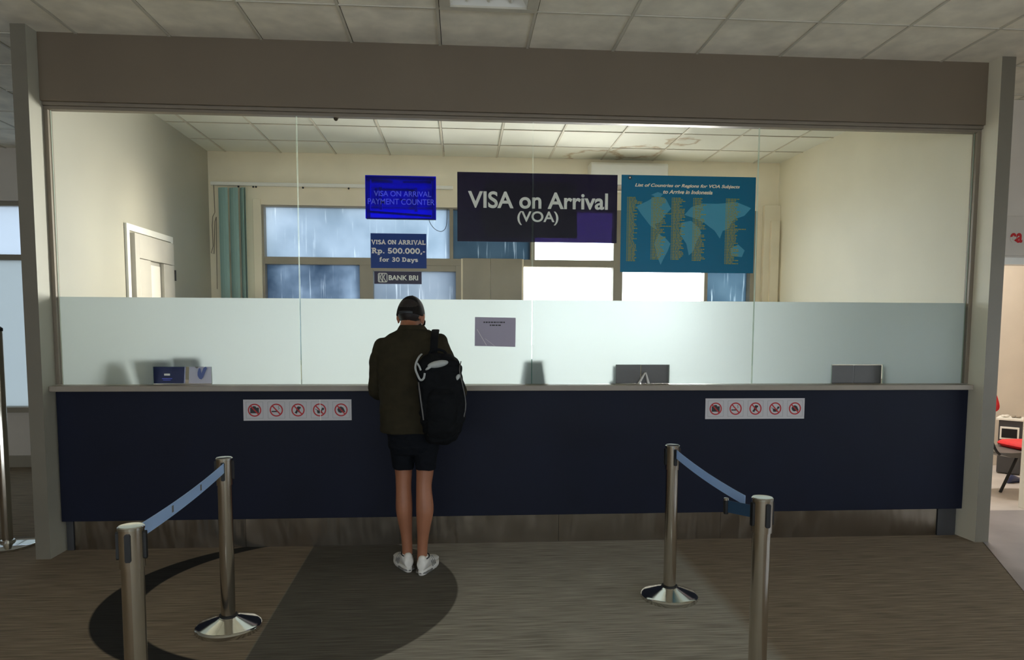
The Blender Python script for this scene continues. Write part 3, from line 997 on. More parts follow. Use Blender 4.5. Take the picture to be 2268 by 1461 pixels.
for cx, w0, n0, base in ((0.055, 0.062, 44, 0.12), (0.235, 0.09, 40, 0.14), (0.385, 0.085, 40, 0.14), (0.545, 0.08, 40, 0.13), (0.79, 0.09, 42, 0.1)):
    top = 0.77
    for k in range(n0):
        v = top - (top - base) * k / (n0 - 1)
        ww = w0 * random.uniform(0.55, 1.1)
        if random.random() < 0.06:
            ww = w0 * 1.6 if cx != 0.385 else w0
        ls.prism([(1.152 + (cx - 0.012) * 0.993, 1.99 + v * 0.693 - 0.0028), (1.152 + (cx - 0.004) * 0.993, 1.99 + v * 0.693 - 0.0028), (1.152 + (cx - 0.004) * 0.993, 1.99 + v * 0.693 + 0.0028), (1.152 + (cx - 0.012) * 0.993, 1.99 + v * 0.693 + 0.0028)], SY - 0.001, SY - 0.0004)
        u = cx
        while u < cx + ww:
            e = u + random.uniform(0.012, 0.03)
            ls.box(1.152 + u * 0.993, 1.152 + min(e, cx + ww) * 0.993, SY - 0.001, SY - 0.0004, 1.99 + v * 0.693 - 0.0034, 1.99 + v * 0.693 + 0.0034)
            u = e + 0.004
ls.build('list_print', 'list_yellow', s)
MB().prism([(1.213 + 0.013 * math.cos(k * math.pi / 10), 2.663 + 0.013 * math.sin(k * math.pi / 10)) for k in range(20)], SY - 0.001, SY - 0.0004).build('emblem', 'black_print', s)
MB().prism([(1.213 + 0.006 * math.cos(k * math.pi / 6), 2.664 + 0.006 * math.sin(k * math.pi / 6)) for k in range(12)], SY - 0.0016, SY - 0.001).build('emblem_mark', 'letter_white', s)

s = thing('notice', 'grey paper notice taped on the frosted band right of the man', 'paper', (0.244, GY - 0.003, 1.45))
MB().prism([(0.097, 1.452), (0.390, 1.446), (0.392, 1.655), (0.099, 1.659)], GY - 0.0035, GY - 0.002).build('sheet', 'paper_grey', s)
ls = MB()
random.seed(3)
for z, a, b_ in ((1.622, 0.160, 0.315), (1.601, 0.205, 0.268)):
    u = a
    while u < b_:
        e = u + random.uniform(0.008, 0.022)
        ls.box(u, e, GY - 0.0042, GY - 0.0036, z - 0.0045, z + 0.0045)
        u = e + 0.004
ls.build('faint_print', 'black_print', s)
MB().prism([(0.112, 1.572), (0.180, 1.456), (0.184, 1.456), (0.115, 1.572)], GY - 0.0042, GY - 0.0036).prism([(0.17, 1.505), (0.24, 1.452), (0.243, 1.452), (0.173, 1.505)], GY - 0.0042, GY - 0.0036).build('crease', 'paper_white', s)

# ------------------------------------------------------------------ prohibition strips on the counter
def disc(mb, cx, cz, r, y, n=28):
    mb.prism([(cx + r * math.cos(2 * math.pi * k / n), cz + r * math.sin(2 * math.pi * k / n)) for k in range(n)], y, y - 0.0006)
def annulus(mb, cx, cz, r, t, y, n=32):
    for k in range(n):
        a, b_ = 2 * math.pi * k / n, 2 * math.pi * (k + 1) / n
        mb.prism([(cx + r * math.cos(a), cz + r * math.sin(a)), (cx + r * math.cos(b_), cz + r * math.sin(b_)), (cx + (r - t) * math.cos(b_), cz + (r - t) * math.sin(b_)), (cx + (r - t) * math.cos(a), cz + (r - t) * math.sin(a))], y, y - 0.0008)
def picto_mesh(kind, cx, cz, y):
    """black figure + red ring, one per tile"""
    bl, rd = MB(), MB()
    q = lambda pts: bl.prism([(cx + u, cz + v) for u, v in pts], y, y - 0.0006)
    if kind == 0:      # camera
        q([(-0.030, -0.022), (0.030, -0.022), (0.030, 0.018), (0.012, 0.018), (0.006, 0.028), (-0.012, 0.028), (-0.016, 0.018), (-0.030, 0.018)])
    elif kind == 1:    # cigarette and smoke
        q([(-0.032, -0.014), (0.006, -0.014), (0.006, -0.005), (-0.032, -0.005)])
        bl.tube([(cx + 0.012, y, cz + 0.005), (cx + 0.022, y, cz + 0.012), (cx + 0.012, y, cz + 0.020), (cx + 0.02, y, cz + 0.028)], 0.0018, 6)
    elif kind == 2:    # telephone
        q([(-0.024, -0.02), (-0.008, -0.026), (0.004, 0.004), (0.018, 0.01), (0.02, 0.022), (0.0, 0.026), (-0.012, 0.014), (-0.012, -0.002)])
        q([(-0.012, 0.0), (0.008, -0.02), (0.012, -0.004), (0.006, 0.014)])
    elif kind == 3:    # food and drink
        q([(-0.014, -0.024), (0.012, -0.024), (0.02, -0.004), (-0.02, -0.004)])
        q([(0.01, -0.004), (0.03, 0.0), (0.032, 0.014), (0.018, 0.016)])
        bl.tube([(cx - 0.03, y, cz + 0.006), (cx - 0.004, y, cz - 0.006)], 0.002, 6)
    else:              # dark round figure
        q([(-0.026, 0.002), (-0.018, 0.020), (0.0, 0.024), (0.016, 0.016), (0.024, -0.002), (0.03, -0.016), (0.012, -0.018), (-0.006, -0.022), (-0.02, -0.014)])
    annulus(rd, cx, cz, 0.046, 0.009, y)
    a = 0.0062
    rd.prism([(cx - 0.030 - a / 2, cz + 0.030), (cx - 0.030 + a, cz + 0.030 + a / 2), (cx + 0.030 + a / 2, cz - 0.030), (cx + 0.030 - a, cz - 0.030 - a / 2)], y - 0.0001, y - 0.0009)
    return bl, rd
def strip(x0, x1, z0, z1, label, light_streak):
    y = HY + 0.008
    s = thing('prohibition_sign', label, 'sign', ((x0 + x1) / 2, y, z0))
    MB().box(x0, x1, y - 0.004, y, z0, z1).build('backing', 'picto_white', s)
    p = (x1 - x0) / 5
    for k in range(5):
        cx, cz = x0 + p * (k + 0.5) + 0.002, (z0 + z1) / 2
        bl, rd = picto_mesh(k, cx, cz, y - 0.0045)
        ln = MB()
        for h in (0.058, ):
            for a, b_, c, e in ((cx - h, cx + h, cz + h - 0.001, cz + h + 0.001), (cx - h, cx + h, cz - h - 0.001, cz - h + 0.001), (cx - h - 0.001, cx - h + 0.001, cz - h, cz + h), (cx + h - 0.001, cx + h + 0.001, cz - h, cz + h)):
                ln.box(a, b_, y - 0.0048, y - 0.004, c, e)
        f = ln.build('pictogram', 'picto_line', s)
        f['label'] = ('no cameras tile', 'no smoking tile', 'no phones tile', 'no eating or drinking tile', 'fifth prohibition tile with a dark round figure')[k]
        rd.build('red_ring', 'red_print', f)
        bl.build('figure', 'black_print', f)
    if light_streak:
        MB().prism([(-0.9925, z0), (-0.9885, z0), (-0.9915, z1), (-0.9955, z1)], y - 0.0075, y - 0.004).build('light_streak', 'streak_white', s)  # bright streak of light, put in as a thin white strip
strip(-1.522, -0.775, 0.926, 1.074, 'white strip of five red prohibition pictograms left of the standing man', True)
strip(1.787, 2.538, 0.921, 1.073, 'white strip of five red prohibition pictograms on the right of the counter', False)
# ------------------------------------------------------------------ barrier posts
def make_post(label, x, y):
    s = thing('barrier_post', label, 'barrier post', (x, y, 0), group='steel belt barrier posts')
    MB().lathe([(0.163, 0.0), (0.166, 0.004), (0.166, 0.022), (0.161, 0.028), (0.15, 0.031), (0.062, 0.064), (0.05, 0.068), (0.046, 0.071)], (x, y, 0), 56).build('base', 'polished', s)
    MB().lathe([(0.046, 0.069), (0.046, 0.078), (0.040, 0.080)], (x, y, 0), 32).build('collar', 'black_plastic', s)
    MB().lathe([(0.036, 0.07), (0.036, 0.79)], (x, y, 0), 40).build('pole', 'chrome', s)
    MB().lathe([(0.0365, 0.768), (0.0405, 0.768), (0.0405, 0.900), (0.037, 0.900)], (x, y, 0), 40).build('head', 'chrome', s)
    MB().lathe([(0.0425, 0.899), (0.0425, 0.907), (0.039, 0.910), (0.034, 0.9095)], (x, y, 0), 40).build('cap', 'polished', s)
    for a in (0, 90, 180, 270):
        r = math.radians(a + 8)
        u = Vector((math.cos(r), math.sin(r), 0))
        v = Vector((-u.y, u.x, 0))
        mb = MB()
        c = Vector((x, y, 0)) + u * 0.0415
        vs = []
        for z in (0.795, 0.800, 0.885, 0.890):
            h = 0.0065 if z in (0.795, 0.890) else 0.0095
            vs.append([c + v * h + u * 0.006 + Vector((0, 0, z)), c - v * h + u * 0.006 + Vector((0, 0, z)), c - v * h - u * 0.004 + Vector((0, 0, z)), c + v * h - u * 0.004 + Vector((0, 0, z))])
        mb.rings(vs, smooth=False).build('slot', 'black_plastic', s)
    return s

def belt(parent, p, q, h0, h1, name, m, sag=0.012, t=0.0016, u0=0.0, u1=1.0, twist=0.0):
    """hanging strap from p to q, taller than thick"""
    p, q = Vector(p), Vector(q)
    d = (q - p)
    nrm = Vector((-d.y, d.x, 0)).normalized()
    rs = []
    for i in range(17):
        f = u0 + (u1 - u0) * i / 16
        c = p + d * f - Vector((0, 0, sag * 4 * f * (1 - f)))
        hh = (h0 + (h1 - h0) * f) / 2
        up = Vector((0, 0, 1)) * math.cos(twist * f) + nrm * math.sin(twist * f)
        rs.append([c + up * hh + nrm * t, c - up * hh + nrm * t, c - up * hh - nrm * t, c + up * hh - nrm * t])
    return MB().rings(rs, smooth=False).build(name, m, parent)

FL = (-1.221, 3.705)
NL = (-1.115, 2.434)
FR = (1.222, 3.985)
NR = (1.205, 2.714)
a = make_post('steel barrier post on the left nearer the counter holding a pale blue belt', *FL)
belt(a, (FL[0] + 0.012, FL[1] - 0.046, 0.862), (NL[0] + 0.008, NL[1] + 0.046, 0.876), 0.049, 0.049, 'belt', 'belt_blue', 0.012)
for f in (0.36, 0.70):
    c = Vector((FL[0] + 0.012, FL[1] - 0.046, 0.862)).lerp(Vector((NL[0] + 0.008, NL[1] + 0.046, 0.876)), f) + Vector((0.0021, 0, 0.004 - 0.048 * f * (1 - f)))
    MB().box(c.x - 0.0005, c.x + 0.0012, c.y - 0.012, c.y + 0.004, c.z - 0.014, c.z + 0.012).build('printed_mark', 'shoe_grey', a)
a = make_post('steel barrier post cut by the bottom edge at the left front', *NL)
a = make_post('steel barrier post on the right nearer the counter holding a blue belt', *FR)
bp_, bq_ = (FR[0] + 0.012, FR[1] - 0.046, 0.862), (NR[0] - 0.02, NR[1] + 0.05, 0.868)
belt(a, bp_, bq_, 0.049, 0.04, 'belt', 'belt_blue', 0.014, u0=0.0, u1=0.93)
a = make_post('steel barrier post cut by the bottom edge at the right front with a dangling clip', *NR)
belt(a, (NR[0] - 0.105, NR[1] + 0.10, 0.848), (NR[0] - 0.044, NR[1] + 0.005, 0.852), 0.05, 0.05, 'belt', 'belt_dark', 0.0)
c = (NR[0] - 0.108, NR[1] + 0.105)
MB().lathe([(0.009, 0.815), (0.011, 0.822), (0.011, 0.872), (0.008, 0.874)], (c[0], c[1], 0), 14).build('belt_clip', 'black_plastic', a)
MB().lathe([(0.010, 0.873), (0.010, 0.881), (0.006, 0.883)], (c[0], c[1], 0), 14).build('clip_cap', 'polished', a)

# sign stand at the far left edge
sx, sy = -3.255, 5.23
s = thing('sign_stand', 'tall steel sign stand behind the left pillar', 'sign stand', (sx, sy, 0))
MB().lathe([(0.175, 0.0), (0.178, 0.005), (0.178, 0.018), (0.17, 0.024), (0.05, 0.032), (0.045, 0.05), (0.04, 0.052)], (sx, sy, 0), 56).build('base', 'polished', s)
MB().lathe([(0.034, 0.03), (0.034, 1.545), (0.03, 1.555)], (sx, sy, 0), 32).build('pole', 'chrome', s)
MB().lathe([(0.037, 1.545), (0.037, 1.565), (0.02, 1.578)], (sx, sy, 0), 32).build('cap', 'black_plastic', s)
MB().box(sx - 0.40, sx - 0.03, sy - 0.012, sy + 0.012, 0.975, 0.992).box(sx - 0.40, sx - 0.03, sy - 0.012, sy + 0.012, 1.50, 1.517).box(sx - 0.41, sx - 0.395, sy - 0.012, sy + 0.012, 0.975, 1.517).build('sign_frame', 'chrome', s)
MB().box(sx - 0.395, sx - 0.035, sy - 0.004, sy + 0.004, 0.992, 1.50).build('board', 'sign_board_white', s)

# ------------------------------------------------------------------ things on the counter, behind the glass
CZ = 1.1755
def holder(name, label, cat, x0, x1, ztop, card, y=5.15, lean=0.03):
    """clear stand with a pocket front holding leaflets"""
    h = thing(name, label, cat, ((x0 + x1) / 2, y, CZ), group=None)
    w = x1 - x0
    mb = MB()
    mb.prism([(y, CZ), (y + 0.09, CZ), (y + 0.09, CZ + 0.004), (y, CZ + 0.004)], x0, x1, 'x')
    mb.prism([(y, CZ), (y + 0.003, CZ), (y + 0.003 + lean * 0.6, CZ + 0.12), (y + lean * 0.6, CZ + 0.12)], x0, x1, 'x')
    mb.prism([(y + 0.03, CZ), (y + 0.033, CZ), (y + 0.036 + lean, ztop), (y + 0.033 + lean, ztop)], x0, x1, 'x')
    mb.build('stand', 'acrylic', h)
    lf = MB()
    for k in range(3):
        o_ = y + 0.006 + 0.008 * k
        lf.prism([(o_, CZ + 0.005), (o_ + 0.004, CZ + 0.005), (o_ + 0.004 + lean, ztop - 0.004 - 0.002 * k), (o_ + lean, ztop - 0.004 - 0.002 * k)], x0 + 0.006, x1 - 0.006, 'x')
    lf.build('leaflet_stack', card, h)
    return h
h = holder('brochure_holder', 'brochure holder with navy leaflets at the left end of the counter', 'brochure holder', -2.185, -1.955, 1.362, 'brochure_navy')
MB().box(-2.095, -2.055, 5.1535, 5.1545, 1.236, 1.250).build('leaflet_logo', 'letter_white', h)
MB().box(-2.11, -2.04, 5.1510, 5.1520, 1.212, 1.217).box(-2.102, -2.05, 5.1500, 5.151, 1.202, 1.206).build('leaflet_print', 'letter_blue', h)
h = holder('brochure_holder', 'brochure holder with white leaflets printed with a blue leaf, beside the navy one', 'brochure holder', -1.935, -1.755, 1.380, 'brochure_white')
lf = MB()
ly = 5.152
lf.prism([(-1.865, 1.235), (-1.855, 1.215), (-1.84, 1.208), (-1.828, 1.222), (-1.812, 1.258), (-1.800, 1.285), (-1.805, 1.302), (-1.822, 1.290), (-1.838, 1.252), (-1.846, 1.290), (-1.856, 1.285), (-1.864, 1.26)], ly, ly + 0.001)
lf.build('leaf_print', 'print_blue', h)
MB().prism([(-1.872 + 0.018 * math.cos(k * math.pi / 10), 1.325 + 0.038 * math.sin(k * math.pi / 10)) for k in range(20)], ly + 0.008, ly + 0.009).build('thumb_print', 'shoe_grey', h)
MB().prism([(5.20, CZ), (5.33, CZ), (5.28, 1.355), (5.25, 1.355)], -2.262, -2.195, 'x').build('card_stand', 'paper_white', None)
tag(bpy.data.objects['card_stand'], 'pale folded card standing left of the navy brochure holder', 'card', None)
cs = MB().prism([(0.470, CZ), (0.645, CZ), (0.620, 1.355), (0.495, 1.355)], 5.17, 5.19, 'y').build('tent_card', 'teal_card', None, bevel=0.003)
tag(cs, 'blurred teal card standing behind the frosted glass at the centre of the counter', 'card')
pt = MB()
pt.prism([(1.30, CZ), (1.355, 1.262), (1.362, 1.262), (1.318, CZ)], 5.125, 5.15, 'y').prism([(1.355, 1.262), (1.362, 1.262), (1.392, CZ), (1.374, CZ)], 5.125, 5.15, 'y')
tag(pt.build('folded_note', 'paper_white', None), 'small white folded note standing in the grey slot under the poster panel', 'paper')
pt = MB().ball((1.118, 5.165, CZ + 0.016), (0.016, 0.012, 0.016)).build('eraser', 'grey_shell', None)
tag(pt, 'tiny grey lump beside the slot under the poster panel', 'lump')
# staff side of the slot on the right: low partition screens on the desk
pm = MB().box(2.766, 2.966, 5.15, 5.165, CZ, 1.312).box(2.970, 3.185, 5.15, 5.165, CZ, 1.312).build('desk_screen', 'grey_shell', None, bevel=0.004)
tag(pm, 'grey two-part desk screen seen through the rightmost slot', 'desk screen')
pm = MB().box(1.128, 1.328, 5.155, 5.17, CZ, 1.316).box(1.332, 1.545, 5.155, 5.17, CZ, 1.316).build('desk_screen', 'grey_shell', None, bevel=0.004)
tag(pm, 'grey two-part desk screen behind the folded white note', 'desk screen')

# lump hanging under the frame top
lb = MB()
lb.ball(tuple(px(744, 262, GY + 0.02)), (0.016, 0.014, 0.018)).ball(tuple(px(741, 257, GY + 0.02)), (0.012, 0.012, 0.012)).ball(tuple(px(748, 259, GY + 0.02)), (0.011, 0.012, 0.012))
tag(lb.build('mud_nest', 'lump_brown', None), 'small dark brown lump under the top frame of the glass screen', 'nest')

# ------------------------------------------------------------------ office: blind, cord, air conditioner
s = thing('vertical_blind', 'teal vertical blind drawn to the left under a white rail', 'blind', (-1.4, BY - 0.05, 1.2))
MB().box(-2.745, -0.09, BY - 0.075, BY - 0.025, 3.135, 3.172).build('head_rail', 'white_paint', s, bevel=0.004)
for k, (x, an) in enumerate(((-2.615, 0.25), (-2.500, 0.35), (-2.412, 0.9), (-2.375, 1.25))):
    rs = []
    for z in (1.22, 3.11):
        ring = []
        for u, w_ in ((-0.056, 0), (-0.028, 0.008), (0, 0.011), (0.028, 0.008), (0.056, 0), (0.028, 0.0068), (0, 0.0096), (-0.028, 0.0068)):
            ring.append(Vector((x + u * math.cos(an) - w_ * math.sin(an), BY - 0.06 - u * math.sin(an) - w_ * math.cos(an), z)))
        rs.append(ring)
    MB().rings(rs, smooth=False).build('slat', 'blind_fabric', s)
MB().tube([px(473, 408, BY - 0.06), px(476, 470, BY - 0.06), px(471, 480, BY - 0.06), px(470, 500, BY - 0.06), px(472, 545, BY - 0.06), px(468, 560, BY - 0.06), px(474, 562, BY - 0.06), px(476, 490, BY - 0.06), px(479, 480, BY - 0.06), px(481, 640, BY - 0.06)], 0.004, 6).build('pull_cord', 'cord', s)
for x in (-2.45, -2.29, -2.26, -1.75, -1.25, -0.95, -0.6):
    MB().ball((x, BY - 0.05, 3.125), 0.011, 8, 6).build('carrier', 'dark_wire', s)
MB().tube(spline([px(x, y, BY + 0.02) for x, y in ((950, 487), (954, 496), (961, 505), (970, 511), (979, 512), (986, 506), (989, 496), (990, 480), (990, 462))]), 0.0035, 6).build('cable', 'dark_wire', None)
tag(bpy.data.objects['cable'], 'thin dark cable looping in front of the left window', 'cable')

s = thing('air_conditioner', 'white wall air conditioner high between the two large signs', 'air conditioner', (1.89, BY - 0.12, 3.16))
MB().prism([(BY - 0.002, 3.14), (BY - 0.10, 3.14), (BY - 0.215, 3.19), (BY - 0.22, 3.41), (BY - 0.19, 3.44), (BY - 0.002, 3.44)], 1.45, 2.33, 'x').build('housing', 'white_paint', s, bevel=0.01, seg=3)
MB().prism([(BY - 0.115, 3.146), (BY - 0.208, 3.187), (BY - 0.214, 3.184), (BY - 0.12, 3.141)], 1.50, 2.28, 'x').build('louvre', 'aluminium', s)

# ceiling lamp over the queue
fx, fy = FIX
s = thing('ceiling_light', 'square recessed ceiling light cut by the top edge of the photo', 'ceiling light', (fx + 0.3, fy + 0.3, CEIL))
mb = MB()
for a0, a1, b0, b1 in ((fx + 0.004, fx + 0.596, fy + 0.545, fy + 0.596), (fx + 0.004, fx + 0.596, fy + 0.004, fy + 0.055), (fx + 0.004, fx + 0.07, fy + 0.055, fy + 0.545), (fx + 0.53, fx + 0.596, fy + 0.055, fy + 0.545)):
    mb.box(a0, a1, b0, b1, CEIL - 0.012, CEIL + 0.015)
mb.build('frame', 'tile_bar', s, bevel=0.003)
mb = MB()
mb.add([(fx + 0.07, fy + 0.055, CEIL), (fx + 0.53, fy + 0.055, CEIL), (fx + 0.53, fy + 0.545, CEIL), (fx + 0.07, fy + 0.545, CEIL),
        (fx + 0.11, fy + 0.1, CEIL + 0.045), (fx + 0.49, fy + 0.1, CEIL + 0.045), (fx + 0.49, fy + 0.50, CEIL + 0.045), (fx + 0.11, fy + 0.50, CEIL + 0.045)],
       [(0, 1, 5, 4), (1, 2, 6, 5), (2, 3, 7, 6), (3, 0, 4, 7), (4, 5, 6, 7)])
mb.build('reflector', 'white_paint', s)
for k in range(3):
    MB().tube([(fx + 0.17 + 0.13 * k, fy + 0.09, CEIL + 0.02), (fx + 0.17 + 0.13 * k, fy + 0.51, CEIL + 0.02)], 0.013, 12, up=(0, 0, 1)).build('tube', 'letter_white', s)

# ------------------------------------------------------------------ right room
rl, rd = light('room_lamp_glow', 'AREA', 62, (1.0, 0.97, 0.93))
rd.shape = 'RECTANGLE'
rd.size, rd.size_y = 0.9, 0.3
rl.location = (4.95, 6.95, CEIL - 0.06)
s = thing('ceiling_light', 'warm ceiling light inside the room at the far right', 'ceiling light', (4.95, 6.95, CEIL))
MB().box(4.45, 5.45, 6.77, 7.13, CEIL - 0.045, CEIL).build('fitting', 'white_paint', s, bevel=0.005)

s = thing('sign', 'pale hanging sign with red letters above the right doorway', 'sign', (4.6, 5.77, 2.2))
MB().box(4.05, 5.3, 5.765, 5.789, 2.215, 2.545).build('panel', 'sign_board_white', s, bevel=0.003)
letters('lettering', 'ea', 0.110, 0.082, (4.702, 5.762, 2.362), 'sign_red', s, 0.03)

# red chair seen from its left side, back towards the pillar
s = thing('chair', 'red cushioned chair with grey shell and black legs in the right doorway', 'chair', (5.30, 6.42, 0))
def slab_ring(x0, x1, y0, y1, z0, z1, r=0.03):
    rs = []
    for z, k in ((z0, r), (z0 + r * 0.5, r * 0.3), ((z0 + z1) / 2, 0), (z1 - r * 0.5, r * 0.3), (z1, r)):
        ring = []
        for i in range(28):
            t = 2 * math.pi * i / 28
            c_, s_ = math.cos(t), math.sin(t)
            u = math.copysign(abs(c_) ** 0.45, c_)
            v = math.copysign(abs(s_) ** 0.45, s_)
            ring.append(Vector(((x0 + x1) / 2 + u * ((x1 - x0) / 2 - k), (y0 + y1) / 2 + v * ((y1 - y0) / 2 - k), z)))
        rs.append(ring)
    return rs
MB().rings(slab_ring(5.30, 5.74, 6.22, 6.66, 0.44, 0.50)).build('seat', 'red_seat', s)
rs = []
for x, z0, z1, hw in ((5.08, 0.40, 0.425, 0.16), (5.16, 0.375, 0.43, 0.22), (5.28, 0.37, 0.436, 0.225), (5.5, 0.375, 0.438, 0.22), (5.64, 0.40, 0.438, 0.19)):
    rs.append([Vector((x, 6.44 + hw * u, (z0 if w_ < 0 else z1) + (0.012 * abs(u) if w_ < 0 else 0))) for u, w_ in ((-1, -1), (-0.5, -1), (0, -1), (0.5, -1), (1, -1), (1, 1), (0, 1), (-1, 1))])
MB().rings(rs).build('shell', 'grey_shell', s)
rs = []
for k in range(15):
    u = -1 + 2 * k / 14
    z = 0.93 + 0.135 * u
    hw = 0.185 * max(0.02, 1 - abs(u) ** 3.2) ** 0.45
    rs.append([Vector((5.02 - 0.05 * u + 0.028 * math.sin(t) * max(0.25, 1 - abs(u) ** 4), 6.44 + hw * math.cos(t), z)) for t in [2 * math.pi * i / 24 for i in range(24)]])
MB().rings(rs).build('backrest', 'red_seat', s)
for y0, y1 in ((6.26, 6.33), (6.62, 6.55)):
    MB().tube(spline([(5.07, y0, 0.41), (5.02, y0, 0.47), (4.99, (y0 + y1) / 2, 0.62), (5.03, y1, 0.84)]), 0.012).build('back_post', 'black_plastic', s)
for (x0, y0), (x1, y1) in (((5.395, 6.42), (5.257, 6.457)), ((5.20, 6.62), (5.13, 6.80)), ((5.60, 6.25), (5.72, 6.20)), ((5.60, 6.63), (5.72, 6.70))):
    MB().tube([(x0, y0, 0.39), (x1, y1, 0.0)], 0.014).build('leg', 'black_plastic', s)

s = thing('waste_bin', 'dark grey waste bin with a white framed opening by the pale wall', 'waste bin', (6.0, 7.35, 0))
MB().box(5.91, 6.125, 7.26, 7.50, 0.012, 0.595).build('body', 'bin_grey', s, bevel=0.006)
MB().box(5.885, 6.14, 7.245, 7.515, 0.595, 0.622).build('lid', 'white_paint', s, bevel=0.004)
MB().box(5.925, 6.10, 7.25, 7.262, 0.385, 0.525).build('opening_frame', 'white_paint', s, bevel=0.004)
MB().box(5.942, 6.083, 7.246, 7.251, 0.405, 0.505).build('opening', 'screen_black', s)
s.rotation_euler = (0, 0, math.radians(-46))
s.location = (6.05, 7.35, 0)
random.seed(5)
for k, (x, y) in enumerate(((6.005, 7.36), (6.08, 7.30))):
    mb = MB()
    for q in range(5):
        mb.ball((x + random.uniform(-0.03, 0.03), y + random.uniform(-0.02, 0.02), 0.634 + random.uniform(0, 0.006)), (0.026, 0.02, 0.012), 10, 7)
    o = mb.build('crumpled_tissue', 'paper_white' if k == 0 else 'counter_edge', None)
    tag(o, ('white crumpled tissue on the left of the waste bin lid', 'beige crumpled wrapper on the right of the waste bin lid')[k], 'litter')
def shoe_loft(mb, c, ang, L, Wd, H, mi=0, z0=0.0, heel_open=None):
    """rings from heel to toe"""
    ca, sa = math.cos(ang), math.sin(ang)
    rs = []
    for f, w_, h in ((0.0, 0.30, 0.55), (0.03, 0.62, 0.8), (0.12, 0.74, 0.98), (0.28, 0.76, 1.0), (0.42, 0.80, 0.86), (0.58, 0.94, 0.66), (0.74, 1.0, 0.52), (0.88, 0.86, 0.42), (0.97, 0.52, 0.34), (1.0, 0.22, 0.24)):
        ring = []
        for i in range(18):
            t = 2 * math.pi * i / 18
            u = math.cos(t)
            v = math.sin(t)
            u = math.copysign(abs(u) ** 0.7, u)
            zz = (v * 0.5 + 0.5) ** (1.0 if v > 0 else 0.7)
            x = u * Wd / 2 * w_ * (1 - 0.35 * max(0, v) ** 2)
            y = f * L
            ring.append(Vector((c[0] + x * ca + y * sa, c[1] - x * sa + y * ca, z0 + zz * H * h)))
        rs.append(ring)
    mb.rings(rs, True, mi)
mb = MB()
shoe_loft(mb, (5.645, 6.84, 0), math.radians(70), 0.27, 0.10, 0.085, z0=0.0)
tag(mb.build('shoe', 'navy_shoe', None), 'dark blue shoe on the pale floor behind the red chair', 'shoe')
# ------------------------------------------------------------------ the standing man
man = thing('person', 'person in dark olive jacket, black shorts and white sneakers standing at the counter', 'person', (-0.30, 4.52, 0))

def er(y, xl, xr, Yc, ry, n=32, e=0.85):
    a, b_ = px(xl, y, Yc), px(xr, y, Yc)
    c = (a + b_) / 2
    rx = (b_.x - a.x) / 2
    out = []
    for i in range(n):
        t = 2 * math.pi * i / n
        u, v = math.cos(t), math.sin(t)
        out.append(Vector((c.x + math.copysign(abs(u) ** e, u) * rx, Yc + math.copysign(abs(v) ** e, v) * ry, c.z)))
    return out

HEAD_Y = 4.70
HM = Matrix.Translation(px(909, 706, HEAD_Y)) @ Matrix.Rotation(math.radians(-14), 4, 'Z') @ Matrix.Rotation(math.radians(-17), 4, 'X') @ Matrix.Translation((0, 0.01, -0.06)) @ Matrix.Scale(1.03, 4)
HR = HM.to_3x3()
def hp(x, y, z):
    return HM @ Vector((x, y, z))

def hand(mb, wrist, fwd, side, palm_up):
    """palm with four unequal curled fingers and a thumb from its side"""
    f = Vector(fwd).normalized()
    up = Vector(palm_up)
    lat = f.cross(up).normalized() * side       # towards the thumb
    up = lat.cross(f).normalized() * side
    if up.z < 0:
        up = -up
    w_ = Vector(wrist)
    for k, o_ in enumerate((-0.03, -0.01, 0.01, 0.03)):
        mb.limb([w_ + lat * o_ * 0.6, w_ + f * 0.045 + lat * o_ * 0.95, w_ + f * 0.088 + lat * o_], [0.015, 0.0135, 0.0105], seg=12)
    for o_, L in ((0.031, 0.070), (0.0105, 0.078), (-0.0105, 0.072), (-0.031, 0.056)):
        b_ = w_ + f * 0.090 + lat * o_
        d = (f + lat * o_ * 2.2).normalized()
        mb.limb([b_, b_ + d * L * 0.45 + up * 0.008, b_ + d * L * 0.78 + up * 0.000, b_ + d * L - up * 0.012], [0.0098, 0.009, 0.0082, 0.0072], seg=10)
    t0 = w_ + f * 0.022 + lat * 0.026
    mb.limb([t0, t0 + (f * 0.6 + lat * 0.8).normalized() * 0.038 - up * 0.004, t0 + (f * 0.8 + lat * 0.55).normalized() * 0.070 - up * 0.01], [0.014, 0.011, 0.0085], seg=10)

LW, RW = Vector((-0.455, 4.945, 1.212)), Vector((-0.150, 4.950, 1.212))
LE, RE = px(836, 866, 4.67), px(1015, 868, 4.67)
LS, RS = px(846, 768, 4.61), px(974, 758, 4.61)
bd = MB()
# legs
lk = [(893, 965, 4.56, 0.078), (893, 1010, 4.565, 0.064), (894, 1045, 4.565, 0.0555), (894, 1078, 4.56, 0.050), (895, 1118, 4.555, 0.054), (896, 1140, 4.557, 0.051), (900, 1180, 4.565, 0.038), (902, 1212, 4.570, 0.034), (902, 1238, 4.57, 0.034)]
rk = [(942, 965, 4.54, 0.078), (942, 1010, 4.52, 0.064), (941, 1045, 4.515, 0.0555), (939, 1078, 4.505, 0.050), (941, 1122, 4.495, 0.0565), (940, 1145, 4.495, 0.052), (937, 1185, 4.50, 0.038), (935.5, 1216, 4.505, 0.033), (935, 1242, 4.505, 0.034)]
for ch in (lk, rk):
    bd.limb([px(x, y, Y) for x, y, Y, r in ch], [r for *_, r in ch], seg=18)
    a = px(*ch[-1][:3])
    bd.ball((a.x, a.y - 0.012, 0.075), (0.032, 0.04, 0.036))
